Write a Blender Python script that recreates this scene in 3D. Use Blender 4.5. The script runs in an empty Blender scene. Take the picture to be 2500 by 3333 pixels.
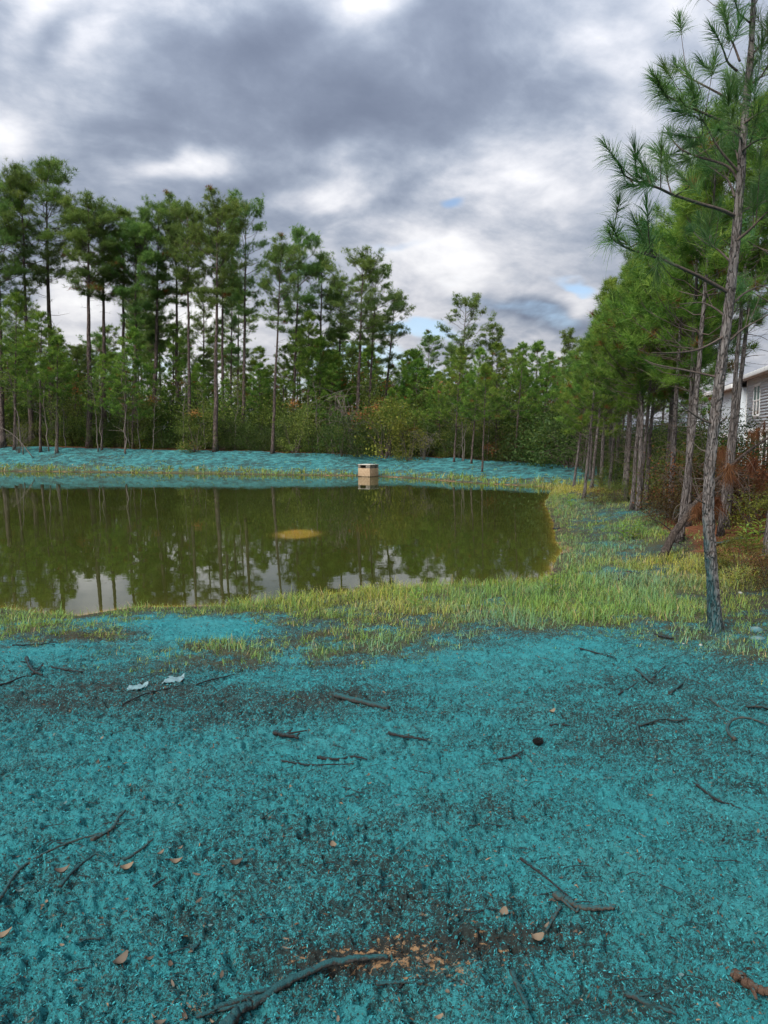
import bpy, math, random
import numpy as np
from mathutils import Vector, Matrix, Euler

R = math.radians
scene = bpy.context.scene
COL = scene.collection
# ------------------------------------------------------------------ camera
CAM_H = 2.3                       # metres above the pond surface (z = 0)
PITCH = R(-6.0)
FPX = 2311.0                      # focal length in photograph pixels (2500 x 3333)
cam_data = bpy.data.cameras.new("camera")
cam_data.sensor_fit = 'HORIZONTAL'
cam_data.sensor_width = 36.0
cam_data.lens = 36.0 * FPX / 2500.0
cam_data.clip_start = 0.05
cam_data.clip_end = 5000.0
cam = bpy.data.objects.new("camera", cam_data)
cam.location = (0, 0, CAM_H)
cam.rotation_euler = (math.pi / 2 + PITCH, 0, 0)
COL.objects.link(cam)
scene.camera = cam
# ------------------------------------------------------------------ exposure
scene.render.engine = 'CYCLES'
vs = scene.view_settings
vs.view_transform = 'Standard'
vs.look = 'None'
vs.exposure = 1.6
vs.gamma = 1.0
vs.use_curve_mapping = False
scene.cycles.max_bounces = 6
scene.cycles.diffuse_bounces = 3
scene.cycles.glossy_bounces = 3
scene.cycles.transmission_bounces = 4
scene.cycles.transparent_max_bounces = 8
scene.cycles.use_denoising = True
scene.cycles.use_adaptive_sampling = True
scene.cycles.adaptive_threshold = 0.03
SUN_EL, SUN_AZ = 44.0, 222.0      # azimuth clockwise from +Y (the way the camera looks)
EXPO_SKY = 1.0


# ------------------------------------------------------------------ node helper
class NT:
    def __init__(s, tree):
        s.t = tree
        s.n = tree.nodes
        s.l = tree.links

    def new(s, kind, **kw):
        nd = s.n.new(kind)
        for k, v in kw.items():
            setattr(nd, k, v)
        return nd

    def put(s, sock, v):
        if v is None:
            return
        if isinstance(v, bpy.types.NodeSocket):
            s.l.new(v, sock)
        elif isinstance(v, (tuple, list)) and len(v) == 3 and sock.type == 'RGBA':
            sock.default_value = (*v, 1.0)
        else:
            sock.default_value = v

    def math(s, op, a, b=None, c=None, clamp=False):
        nd = s.new('ShaderNodeMath', operation=op, use_clamp=clamp)
        s.put(nd.inputs[0], a)
        s.put(nd.inputs[1], b)
        s.put(nd.inputs[2], c)
        return nd.outputs[0]

    def vmath(s, op, a, b=None, out=0):
        nd = s.new('ShaderNodeVectorMath', operation=op)
        s.put(nd.inputs[0], a)
        if b is not None:
            s.put(nd.inputs[3 if op == 'SCALE' else 1], b)
        return nd.outputs[out]

    def noise(s, vec, scale, detail=3.0, rough=0.55, dist=0.0, color=False):
        nd = s.new('ShaderNodeTexNoise')
        s.put(nd.inputs['Vector'], vec)
        nd.inputs['Scale'].default_value = scale
        nd.inputs['Detail'].default_value = detail
        nd.inputs['Roughness'].default_value = rough
        nd.inputs['Distortion'].default_value = dist
        return nd.outputs['Color' if color else 'Fac']

    def voronoi(s, vec, scale, feature='F1', out='Distance', rnd=1.0):
        nd = s.new('ShaderNodeTexVoronoi', feature=feature)
        s.put(nd.inputs['Vector'], vec)
        nd.inputs['Scale'].default_value = scale
        nd.inputs['Randomness'].default_value = rnd
        return nd.outputs[out]

    def ramp(s, fac, stops, interp='LINEAR'):
        nd = s.new('ShaderNodeValToRGB')
        cr = nd.color_ramp
        cr.interpolation = interp
        while len(cr.elements) < len(stops):
            cr.elements.new(0.5)
        for e, (p, c) in zip(cr.elements, stops):
            e.position = p
            e.color = (*c, 1.0) if len(c) == 3 else c
        s.put(nd.inputs[0], fac)
        return nd.outputs[0]

    def remap(s, v, a, b, c=0.0, d=1.0, smooth=False):
        nd = s.new('ShaderNodeMapRange')
        if smooth:
            nd.interpolation_type = 'SMOOTHSTEP'
        s.put(nd.inputs[0], v)
        for i, x in enumerate((a, b, c, d)):
            s.put(nd.inputs[i + 1], x)
        return nd.outputs[0]

    def mix(s, fac, a, b, blend='MIX'):
        nd = s.new('ShaderNodeMix', data_type='RGBA', blend_type=blend)
        s.put(nd.inputs[0], fac)
        s.put(nd.inputs[6], a)
        s.put(nd.inputs[7], b)
        return nd.outputs[2]

    def attr(s, name, out='Fac'):
        nd = s.new('ShaderNodeAttribute', attribute_name=name)
        return nd.outputs[out]

    def pos(s):
        return s.new('ShaderNodeNewGeometry').outputs['Position']

    def obj(s):
        return s.new('ShaderNodeTexCoord').outputs['Object']

    def mapping(s, vec, scale=(1, 1, 1), rot=(0, 0, 0), loc=(0, 0, 0)):
        nd = s.new('ShaderNodeMapping')
        s.put(nd.inputs[0], vec)
        nd.inputs['Scale'].default_value = scale
        nd.inputs['Rotation'].default_value = rot
        nd.inputs['Location'].default_value = loc
        return nd.outputs[0]

    def bump(s, h, strength=0.5, dist=0.02, normal=None):
        nd = s.new('ShaderNodeBump')
        nd.inputs['Strength'].default_value = strength
        nd.inputs['Distance'].default_value = dist
        s.put(nd.inputs['Height'], h)
        s.put(nd.inputs['Normal'], normal)
        return nd.outputs[0]


def material(name):
    m = bpy.data.materials.new(name)
    m.use_nodes = True
    m.node_tree.nodes.clear()
    nt = NT(m.node_tree)
    nt.out = nt.new('ShaderNodeOutputMaterial')
    return m, nt


def principled(nt, color, rough=0.8, normal=None, spec=0.3, link=True, **kw):
    p = nt.new('ShaderNodeBsdfPrincipled')
    nt.put(p.inputs['Base Color'], color)
    nt.put(p.inputs['Roughness'], rough)
    nt.put(p.inputs['Specular IOR Level'], spec)
    nt.put(p.inputs['Normal'], normal)
    for k, v in kw.items():
        nt.put(p.inputs[k], v)
    if link:
        nt.l.new(p.outputs[0], nt.out.inputs[0])
    return p.outputs[0]


# ------------------------------------------------------------------ pixel <-> world
CP, SP = math.cos(PITCH), math.sin(PITCH)


def ray(px, py):
    a = (px - 1250.0) / FPX
    b = -(py - 1666.5) / FPX
    return np.array([a, CP - b * SP, SP + b * CP])


def at_y(px, py, Y):
    d = ray(px, py)
    return np.array([0, 0, CAM_H]) + d * (Y / d[1])


def at_z(px, py, z):
    d = ray(px, py)
    return np.array([0, 0, CAM_H]) + d * ((z - CAM_H) / d[2])


# ------------------------------------------------------------------ world: sky with cloud layer
world = bpy.data.worlds.new("World")
scene.world = world
world.use_nodes = True
world.cycles.sampling_method = 'MANUAL'
world.cycles.sample_map_resolution = 256
wt = NT(world.node_tree)
wt.n.clear()
wout = wt.new('ShaderNodeOutputWorld')
sky = wt.new('ShaderNodeTexSky', sky_type='NISHITA')
sky.sun_disc = False
sky.sun_elevation = R(SUN_EL)
sky.sun_rotation = R(SUN_AZ)
sky.air_density = 1.0
sky.dust_density = 1.5
sky.ozone_density = 1.5
bg_sky = wt.new('ShaderNodeBackground')
wt.l.new(sky.outputs[0], bg_sky.inputs[0])
bg_sky.inputs[1].default_value = 0.06
d = wt.new('ShaderNodeTexCoord').outputs['Generated']
sep = wt.new('ShaderNodeSeparateXYZ')
wt.l.new(d, sep.inputs[0])
dx, dy, dz = sep.outputs
dzp = wt.math('MAXIMUM', dz, 0.0)
den = wt.math('ADD', dzp, 0.34)
cu = wt.math('DIVIDE', dx, den)
cv = wt.math('DIVIDE', dy, den)
cxy = wt.new('ShaderNodeCombineXYZ')
wt.l.new(cu, cxy.inputs[0])
wt.l.new(cv, cxy.inputs[1])
cp = wt.mapping(cxy.outputs[0], scale=(1.0, 1.0, 1), rot=(0, 0, R(-24)), loc=(5.35, 2.2, 0))
cs = wt.mapping(cp, scale=(0.85, 1.0, 1))
big = wt.noise(cs, 1.5, 3.0, 0.5, 0.3)
mid = wt.noise(cs, 3.9, 9.0, 0.60, 0.30)
fine = wt.noise(cp, 13.0, 5.0, 0.55, 0.2)
# direction coordinates for the large cloud masses, warped so that none has a clean outline
warp = wt.noise(cp, 1.9, 4.0, 0.55, 0.0, color=True)
wv = wt.vmath('SCALE', wt.vmath('SUBTRACT', warp, (0.5, 0.5, 0.5)), 0.20)
cdir = wt.new('ShaderNodeCombineXYZ')
wt.l.new(wt.math('DIVIDE', dx, wt.math('MAXIMUM', wt.math('ABSOLUTE', dy), 0.05)), cdir.inputs[0])
wt.l.new(wt.math('DIVIDE', dz, wt.math('MAXIMUM', wt.math('ABSOLUTE', dy), 0.05)), cdir.inputs[1])
cdw = wt.vmath('ADD', cdir.outputs[0], wv)


def blob(px, py, rx, ry, w, tilt=0.0):
    """cloud mass centred where the photograph shows it (2500 x 3333 pixels)"""
    r = ray(px, py)
    c = (r[0] / r[1], r[2] / r[1], 0)
    nd = wt.new('ShaderNodeMapping', vector_type='TEXTURE')
    wt.put(nd.inputs[0], cdw)
    nd.inputs['Location'].default_value = c
    nd.inputs['Rotation'].default_value = (0, 0, -tilt)
    nd.inputs['Scale'].default_value = (rx / FPX, ry / FPX, 1e6)
    v = nd.outputs[0]
    ln = wt.vmath('LENGTH', v, out=1)
    return wt.remap(ln, 0.0, 1.0, w, 0.0, smooth=True)


def total(lst):
    s = lst[0]
    for x in lst[1:]:
        s = wt.math('ADD', s, x)
    return s


BRIGHT = [
    (150, 110, 330, 120, 0.62, -0.75), (330, 175, 180, 80, 0.35, -0.7), (1180, 50, 240, 80, 0.48, 0.1),
    (40, 500, 300, 130, 0.50, 0.0), (560, 560, 300, 90, 0.62, -0.25), (1130, 490, 170, 110, 0.30, -0.6),
    (1060, 620, 430, 85, 0.62, -0.25), (1350, 800, 650, 140, 0.24, 0.0), (1980, 230, 300, 130, 0.42, 0.6),
    (1750, 600, 520, 190, 0.4, 0.1), (1650, 880, 560, 150, 0.32, 0.15), (1280, 1000, 300, 140, 0.35, 0.2),
    (250, 930, 250, 160, 0.7, 0.0), (650, 960, 300, 120, 0.7, 0.0), (1750, 1090, 420, 90, 0.55, 0.1),
    (1880, 930, 200, 70, 0.4, 0.1), (2150, 60, 420, 200, 0.28, 0.0), (500, 1200, 1500, 260, 0.55, 0.0), (1700, 1250, 1200, 200, 0.45, 0.0),
]
DARK = [
    (60, 190, 420, 170, -0.55, -0.35), (720, 240, 560, 200, -0.5, -0.55), (980, 380, 420, 170, -0.42, -0.3),
    (1330, 330, 520, 190, -0.42, 0.15), (1450, 130, 330, 150, -0.25, 0.0), (880, 110, 380, 120, -0.25, -0.2),
    (420, 440, 420, 110, -0.30, -0.2), (860, 620, 330, 100, -0.30, -0.35), (1800, 360, 420, 160, -0.18, 0.3),
    (1700, 980, 480, 70, -0.42, 0.1), (1250, 760, 300, 50, -0.20, 0.1), (1580, 680, 200, 60, -0.30, -0.1),
]
HOLE = [
    (1535, 665, 80, 42, 0.7, -0.2), (1850, 870, 110, 45, 0.85, 0.1), (1720, 985, 420, 75, 0.62, 0.08),
    (1310, 1085, 200, 80, 0.95, 0.1), (1290, 790, 200, 40, 0.35, 0.1), (2330, 170, 110, 70, 0.4, 0.4),
    (330, 1150, 500, 130, 0.7, 0.0), (1150, 1230, 700, 90, 0.8, 0.0), (2300, 900, 260, 300, 0.45, 0.0),
    (1650, 880, 160, 30, 0.3, 0.1),
]
bsum = total([blob(*b) for b in BRIGHT + DARK])
hsum = total([blob(*b) for b in HOLE])
base = wt.math('MULTIPLY_ADD', wt.math('SUBTRACT', big, 0.5), 0.85, 0.50)
base = wt.math('MULTIPLY_ADD', wt.math('SUBTRACT', mid, 0.5), 0.80, base)
base = wt.math('MULTIPLY_ADD', wt.math('SUBTRACT', fine, 0.5), 0.34, base)
bright = wt.math('ADD', base, wt.math('MULTIPLY', bsum, 0.5))
ccol = wt.ramp(bright, [(0.0, (0.140, 0.170, 0.240)), (0.30, (0.215, 0.255, 0.340)), (0.50, (0.34, 0.39, 0.48)),
                        (0.70, (0.66, 0.67, 0.72)), (0.90, (0.92, 0.92, 0.94)), (1.0, (1.0, 1.0, 1.0))], 'B_SPLINE')
# an overcast layer is brighter overhead than near the horizon
zen = wt.math('MULTIPLY_ADD', dzp, 0.52, 0.25)
bg_cl = wt.new('ShaderNodeBackground')
wt.l.new(ccol, bg_cl.inputs[0])
wt.l.new(wt.math('MULTIPLY', zen, EXPO_SKY), bg_cl.inputs[1])
hn = wt.math('MULTIPLY_ADD', wt.math('SUBTRACT', mid, 0.5), 1.6, wt.math('MULTIPLY', hsum, 1.15))
hole = wt.remap(hn, 0.25, 0.95, 0.0, 0.85, smooth=True)
wmix = wt.new('ShaderNodeMixShader')
wt.l.new(hole, wmix.inputs[0])
wt.l.new(bg_cl.outputs[0], wmix.inputs[1])
wt.l.new(bg_sky.outputs[0], wmix.inputs[2])
wt.l.new(wmix.outputs[0], wout.inputs[0])
# ------------------------------------------------------------------ sun behind the cloud layer
sun_data = bpy.data.lights.new("sun", 'SUN')
sun_data.energy = 1.5
sun_data.angle = R(25)
sun_data.color = (1.0, 0.965, 0.91)
sun = bpy.data.objects.new("sun", sun_data)
az = R(SUN_AZ)
sdir = Vector((math.sin(az) * math.cos(R(SUN_EL)), math.cos(az) * math.cos(R(SUN_EL)), math.sin(R(SUN_EL))))
sun.rotation_euler = (-sdir).to_track_quat('-Z', 'Y').to_euler()
COL.objects.link(sun)


# ------------------------------------------------------------------ numpy noise
def _hash(ix, iy, seed):
    h = (ix.astype(np.int64) * 374761393 + iy.astype(np.int64) * 668265263 + seed * 982451653) & 0xFFFFFFFF
    h = ((h ^ (h >> 13)) * 1274126177) & 0xFFFFFFFF
    h = h ^ (h >> 16)
    return (h & 0xFFFF) / 65535.0


def vnoise(x, y, seed=0):
    x = np.asarray(x, float)
    y = np.asarray(y, float)
    ix, iy = np.floor(x), np.floor(y)
    fx, fy = x - ix, y - iy
    fx = fx * fx * (3 - 2 * fx)
    fy = fy * fy * (3 - 2 * fy)
    a = _hash(ix, iy, seed)
    b = _hash(ix + 1, iy, seed)
    c = _hash(ix, iy + 1, seed)
    e = _hash(ix + 1, iy + 1, seed)
    return (a * (1 - fx) + b * fx) * (1 - fy) + (c * (1 - fx) + e * fx) * fy


def fbm(x, y, octv=4, seed=0, gain=0.5):
    s, a, t = 0.0, 1.0, 0.0
    for i in range(octv):
        s = s + a * vnoise(x * 2 ** i + 17.3 * i, y * 2 ** i - 9.1 * i, seed + i)
        t += a
        a *= gain
    return s / t


def sstep(a, b, x):
    t = np.clip((np.asarray(x, float) - a) / (b - a), 0, 1)
    return t * t * (3 - 2 * t)


# ------------------------------------------------------------------ pond outline and ground height
shore_px = [(0, 1978), (120, 1994), (256, 2004), (380, 1984), (452, 1976), (600, 1974), (753, 1970), (964, 1950), (1100, 1932),
            (1205, 1918), (1350, 1910), (1507, 1905), (1660, 1895), (1760, 1890), (1795, 1862), (1800, 1838), (1828, 1790),
            (1808, 1760), (1800, 1703), (1785, 1668), (1772, 1640), (1790, 1612), (1806, 1592), (1760, 1584), (1680, 1580),
            (1582, 1575.5), (1450, 1566), (1340, 1557), (1229, 1551), (1160, 1549), (1000, 1547), (850, 1545), (700, 1542),
            (500, 1539.5), (300, 1537), (0, 1534)]
SH = np.array([at_z(px, py, 0.0)[:2] for px, py in shore_px])
SH = np.vstack([[(-40.0, 13.0), (-12, 10.2)], SH, [(-45.0, 53.0), (-80.0, 56.0), (-80.0, 20.0)]])


def shore_dist(x, y):
    """signed distance to the water's edge: positive on land, negative in the pond"""
    x = np.asarray(x, float)
    y = np.asarray(y, float)
    best = np.full(x.shape, 1e9)
    inside = np.zeros(x.shape, bool)
    n = len(SH)
    for i in range(n):
        ax, ay = SH[i]
        bx, by = SH[(i + 1) % n]
        ex, ey = bx - ax, by - ay
        t = np.clip(((x - ax) * ex + (y - ay) * ey) / (ex * ex + ey * ey), 0, 1)
        dd = (x - ax - t * ex) ** 2 + (y - ay - t * ey) ** 2
        best = np.minimum(best, dd)
        cond = ((ay > y) != (by > y)) & (x < (bx - ax) * (y - ay) / (by - ay + 1e-12) + ax)
        inside ^= cond
    best = np.sqrt(best)
    return np.where(inside, -best, best)


SHOAL = at_z(968, 1738, 0.0)


def gz(x, y, sd=None, detail=True):
    x = np.asarray(x, float)
    y = np.asarray(y, float)
    if sd is None:
        sd = shore_dist(x, y)
    far = sstep(24, 36, y)
    Pfar = np.interp(x, [-30, -12, -4, 4, 12, 20], [1.62, 1.35, 1.15, 0.95, 0.72, 0.4])
    Wfar = 6.2
    Pnear = 0.75 - 0.75 * sstep(9, 20, x) + 0.10 * sstep(2.0, 5.0, x) * sstep(14, 9, y)
    P = Pnear * (1 - far) + Pfar * far
    W = 9.5 * (1 - far) + Wfar * far
    W = W - 4.0 * sstep(11, 14, y) * (1 - far)
    s = np.clip(sd / W, 0, 1)
    up = P * (0.62 * s + 0.38 * s * s * (3 - 2 * s))
    up = up + 0.02 * np.clip(sd / 0.3, 0, 1)
    down = -np.clip(-sd * 0.30, 0, 1.1) - 0.24 * (1 - np.exp(np.minimum(sd, 0) / 0.10))
    sh = np.clip(1.25 * np.exp(-(((x - SHOAL[0]) / 0.95) ** 2 + ((y - SHOAL[1]) / 1.5) ** 2)), 0, 1)
    down = down * (1 - sh) - 0.012 * sh
    z = np.where(sd > 0, up, down)
    if detail:
        land = sstep(0.0, 1.2, sd)
        z = z + land * 0.10 * (fbm(x * 0.45, y * 0.45, 3, 5) - 0.5) + land * 0.05 * (fbm(x * 1.7, y * 1.7, 3, 9) - 0.5)
        z = z + far * sstep(0.3, 1.5, sd) * 0.14 * (fbm(x * 0.9, y * 0.9, 3, 12) - 0.5)
    return z


def on_ground(px, py):
    z = 0.3
    for _ in range(9):
        p = at_z(px, py, min(z, 2.0))
        z = 0.3 * z + 0.7 * float(gz(p[0], p[1]))
    p = at_z(px, py, z)
    return np.array([p[0], p[1], float(gz(p[0], p[1]))])


# ------------------------------------------------------------------ mesh helpers
def mesh_np(name, verts, tris=None, quads=None, mats=(), tri_mat=None, quad_mat=None, attrs=None, smooth=False):
    me = bpy.data.meshes.new(name)
    verts = np.asarray(verts, np.float32).reshape(-1, 3)
    nt_ = 0 if tris is None else len(tris)
    nq = 0 if quads is None else len(quads)
    loops = []
    if nt_:
        loops.append(np.asarray(tris, np.int32).ravel())
    if nq:
        loops.append(np.asarray(quads, np.int32).ravel())
    loops = np.concatenate(loops)
    me.vertices.add(len(verts))
    me.vertices.foreach_set('co', verts.ravel())
    me.loops.add(len(loops))
    me.loops.foreach_set('vertex_index', loops)
    me.polygons.add(nt_ + nq)
    starts = np.concatenate([np.arange(nt_) * 3, nt_ * 3 + np.arange(nq) * 4]).astype(np.int32)
    me.polygons.foreach_set('loop_start', starts)
    mi = np.zeros(nt_ + nq, np.int32)
    if tri_mat is not None and nt_:
        mi[:nt_] = tri_mat
    if quad_mat is not None and nq:
        mi[nt_:] = quad_mat
    me.polygons.foreach_set('material_index', mi)
    if smooth is not False:
        sm = np.zeros(nt_ + nq, bool)
        if smooth is True:
            sm[:] = True
        elif smooth == 'quads':
            sm[nt_:] = True
        me.polygons.foreach_set('use_smooth', sm)
    for m in mats:
        me.materials.append(m)
    for k, v in (attrs or {}).items():
        v = np.asarray(v, np.float32)
        if v.ndim == 1:
            a = me.attributes.new(k, 'FLOAT', 'POINT')
            a.data.foreach_set('value', v)
        else:
            a = me.attributes.new(k, 'FLOAT_COLOR', 'POINT')
            a.data.foreach_set('color', np.hstack([v, np.ones((len(v), 1), np.float32)]).ravel())
    me.update(calc_edges=True)
    return me


def obj(name, me, parent=None, loc=None, rot=None, scale=None):
    o = bpy.data.objects.new(name, me)
    COL.objects.link(o)
    o.parent = parent
    if loc is not None:
        o.location = [float(v) for v in loc]
    if rot is not None:
        o.rotation_euler = rot
    if scale is not None:
        o.scale = scale
    return o


def tag(o, label=None, cat=None, group=None, kind=None):
    if label:
        o['label'] = label
    if cat:
        o['category'] = cat
    if group:
        o['group'] = group
    if kind:
        o['kind'] = kind
    return o


class MB:
    """collects triangles and quads of ONE part"""
    def __init__(s):
        s.v, s.t, s.q, s.n = [], [], [], 0
        s.tm, s.qm, s.a = [], [], []

    def add(s, verts, tris=None, quads=None, mat=0, tint=0.5):
        verts = np.asarray(verts, float).reshape(-1, 3)
        if tris is not None and len(tris):
            s.t.append(np.asarray(tris, np.int64) + s.n)
            s.tm.append(np.full(len(tris), mat))
        if quads is not None and len(quads):
            s.q.append(np.asarray(quads, np.int64) + s.n)
            s.qm.append(np.full(len(quads), mat))
        s.v.append(verts)
        s.a.append(np.broadcast_to(np.asarray(tint, float), (len(verts),)))
        s.n += len(verts)

    def mesh(s, name, mats, smooth=False):
        cat = lambda l: np.concatenate(l) if l else None
        return mesh_np(name, np.concatenate(s.v), cat(s.t), cat(s.q), mats, cat(s.tm), cat(s.qm), {'tint': np.concatenate(s.a)}, smooth)

    def tube(s, pts, rad, seg=6, mat=0, tint=0.5, cap=True, wob=0.0, rng=None):
        pts = np.asarray(pts, float)
        n = len(pts)
        rad = np.broadcast_to(np.asarray(rad, float), (n,))
        tan = np.gradient(pts, axis=0)
        tan /= np.linalg.norm(tan, axis=1)[:, None] + 1e-12
        ref = np.array([0, 0, 1.0]) if abs(tan[0][2]) < 0.8 else np.array([1.0, 0, 0])
        u = np.cross(tan, ref)
        u /= np.linalg.norm(u, axis=1)[:, None] + 1e-12
        w = np.cross(tan, u)
        th = np.arange(seg) * 2 * math.pi / seg
        rr = rad[:, None] * np.ones((1, seg))
        if wob and rng is not None:
            rr = rr * (1 + wob * (rng.random((n, seg)) - 0.5) * 2)
        ring = pts[:, None, :] + rr[:, :, None] * (np.cos(th)[None, :, None] * u[:, None, :] + np.sin(th)[None, :, None] * w[:, None, :])
        v = ring.reshape(-1, 3)
        i = np.arange(n - 1)[:, None] * seg
        j = np.arange(seg)[None, :]
        k = (j + 1) % seg
        q = np.stack([i + j, i + k, i + seg + k, i + seg + j], -1).reshape(-1, 4)
        tr = None
        if cap:
            v = np.vstack([v, pts[:1], pts[-1:]])
            a, b = n * seg, n * seg + 1
            jj = np.arange(seg)
            kk = (jj + 1) % seg
            tr = np.vstack([np.stack([np.full(seg, a), kk, jj], -1),
                            np.stack([np.full(seg, b), (n - 1) * seg + jj, (n - 1) * seg + kk], -1)])
        s.add(v, tr, q, mat, tint)

    def box(s, lo, hi, mat=0, M=None):
        x0, y0, z0 = lo
        x1, y1, z1 = hi
        v = np.array([(x0, y0, z0), (x1, y0, z0), (x1, y1, z0), (x0, y1, z0), (x0, y0, z1), (x1, y0, z1), (x1, y1, z1), (x0, y1, z1)], float)
        q = [(0, 3, 2, 1), (4, 5, 6, 7), (0, 1, 5, 4), (1, 2, 6, 5), (2, 3, 7, 6), (3, 0, 4, 7)]
        s.add(v, None, q, mat)


def unit(v):
    v = np.asarray(v, float)
    return v / (np.linalg.norm(v, axis=-1, keepdims=True) + 1e-12)


def frame_of(D):
    """two unit vectors across each direction"""
    ref = np.where(np.abs(D[:, 2:3]) < 0.9, np.array([[0, 0, 1.0]]), np.array([[1.0, 0, 0]]))
    u = unit(np.cross(D, ref))
    return u, np.cross(D, u)


def spline(pts, n):
    pts = np.asarray(pts, float)
    t = np.linspace(0, len(pts) - 1, n)
    i = np.clip(np.floor(t).astype(int), 0, len(pts) - 2)
    f = (t - i)[:, None]
    p0 = pts[np.maximum(i - 1, 0)]
    p1 = pts[i]
    p2 = pts[i + 1]
    p3 = pts[np.minimum(i + 2, len(pts) - 1)]
    return 0.5 * (2 * p1 + (p2 - p0) * f + (2 * p0 - 5 * p1 + 4 * p2 - p3) * f * f + (3 * p1 - p0 - 3 * p2 + p3) * f ** 3)
# ------------------------------------------------------------------ zones of the ground (world positions of what the photograph shows)
class Zones:
    def __init__(s, lst):
        s.z = []
        for px, py, rx, ry, w in lst:
            c = on_ground(px, py)
            a = on_ground(px, py + ry)
            b = on_ground(px, max(py - ry, 1480))
            dep = c[1]
            s.z.append((c[0], 0.5 * (a[1] + b[1]), rx * dep / FPX, max(abs(b[1] - a[1]) / 2, 0.1), w))

    def __call__(s, x, y):
        t = np.zeros(np.shape(x))
        for cx, cy, rx, ry, w in s.z:
            t = t + w * np.exp(-1.2 * (((x - cx) / rx) ** 2 + ((y - cy) / ry) ** 2))
        return t


GRASS_Z = Zones([(1400, 1990, 520, 70, 1.0), (1000, 1990, 300, 50, .8), (1900, 1985, 420, 80, .8), (2150, 1950, 250, 110, .7),
                 (1150, 2110, 330, 60, .75), (700, 2130, 420, 55, .42), (300, 2075, 330, 45, .5), (120, 2030, 220, 40, .7),
                 (2050, 1730, 120, 85, .85), (1880, 1640, 110, 50, .8), (1960, 1780, 120, 40, .35), (2170, 1850, 170, 70, .8), (1890, 1597, 90, 26, 1.0),
                 (2250, 2085, 200, 50, .45), (2420, 2130, 130, 60, .6), (2430, 1900, 150, 70, .6), (1750, 1990, 300, 60, .5),
                 (660, 2045, 170, 36, -.9), (1950, 1868, 130, 30, -.75), (1900, 1740, 90, 40, -.35), (150, 2130, 170, 30, -.3),
                 (850, 2190, 200, 25, -.2)])
YELLOW_Z = Zones([(1120, 1970, 320, 45, 0.60), (1350, 2010, 180, 60, 0.52), (1890, 1597, 110, 32, 1.20), (2180, 1830, 200, 70, 0.52),
                  (2300, 1900, 200, 70, 0.52), (2080, 1640, 80, 40, 0.45), (2430, 1850, 150, 90, 0.38), (700, 1985, 250, 30, 0.30),
                  (1840, 1660, 60, 50, 0.38)])
TEALG_Z = Zones([(2000, 1790, 160, 60, .8), (1950, 1660, 130, 50, .7), (2080, 1900, 150, 50, .6), (1600, 2010, 220, 40, .5),
                 (1750, 2060, 300, 30, .6), (1200, 2130, 300, 40, .5), (2250, 2080, 200, 50, .8), (2400, 2150, 200, 60, .8),
                 (500, 2140, 500, 40, .5)])
DARK_Z = Zones([(480, 2290, 620, 60, 0.27), (150, 2250, 300, 60, 0.19), (1500, 2950, 420, 45, 0.22), (1650, 3060, 500, 60, 0.34),
                (1150, 3130, 330, 70, 0.34), (450, 3010, 320, 50, 0.21), (1900, 2300, 350, 50, 0.11), (2300, 2450, 300, 70, 0.14),
                (2100, 3250, 350, 60, 0.22), (230, 2850, 220, 60, 0.15), (2050, 1890, 170, 40, 0.30), (820, 2170, 350, 30, 0.22),
                (250, 2075, 200, 20, 0.30), (2420, 1960, 120, 60, 0.38), (1300, 2220, 250, 30, 0.19), (1150, 2290, 500, 40, 0.15)])
BRIGHT_Z = Zones([(700, 2060, 160, 28, .5), (640, 2030, 260, 14, .45), (1450, 2230, 260, 60, .2), (1750, 2130, 200, 25, .25),
                  (1900, 2110, 150, 18, .2), (120, 2130, 130, 18, .3), (960, 2150, 110, 12, .3), (1990, 1860, 90, 12, .25),
                  (1450, 2140, 120, 18, .2)])
SAND_Z = Zones([(1080, 3130, 260, 60, .50), (660, 3285, 70, 40, .7), (1480, 2985, 230, 22, .55), (1290, 3090, 150, 30, .6),
                (1330, 3150, 260, 22, .6), (800, 3190, 180, 50, .3), (640, 3025, 200, 18, .3), (1480, 3180, 150, 20, .4),
                (1560, 3120, 200, 20, .35), (1990, 3310, 170, 25, .5), (1700, 3150, 90, 20, .3), (300, 2990, 200, 20, .2)])
STRAW_Z = Zones([(2420, 1800, 170, 60, 1.0), (2480, 1730, 200, 70, 1.0), (2330, 1720, 120, 60, .8), (2440, 1640, 160, 60, 1.0)])


def grass_density(x, y, sd):
    g = GRASS_Z(x, y)
    near = (y < 14) & (y > 3)
    band = sstep(-0.35, 0.1, sd) * sstep(1.5, 0.5, sd)
    g = g + np.where(near, band * (0.34 + 0.4 * sstep(-3, 1, x)), 0)
    right = (x > 3.0) & (y >= 10) & (y < 34)
    g = g + np.where(right, 0.27 * sstep(-.1, 0.4, sd) * sstep(6.5, 4.0, sd) + 0.5 * sstep(-.2, 0.1, sd) * sstep(.9, .3, sd), 0)
    far = (y >= 30)
    g = g + np.where(far, 0.95 * sstep(-0.2, 0.25, sd) * sstep(2.3, 0.6, sd), 0)
    g = g + np.where(far, 0.10 * sstep(6.0, 3.0, sd) * sstep(0, 1, sd), 0)
    n = fbm(x * 1.1, y * 1.1, 3, 31)
    tuft = sstep(0.30, 0.62, fbm(x * 3.3, y * 3.3, 3, 37))
    return np.clip(g * (0.30 + 0.9 * n) * (0.48 + 1.0 * tuft), 0, 1.4)


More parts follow.
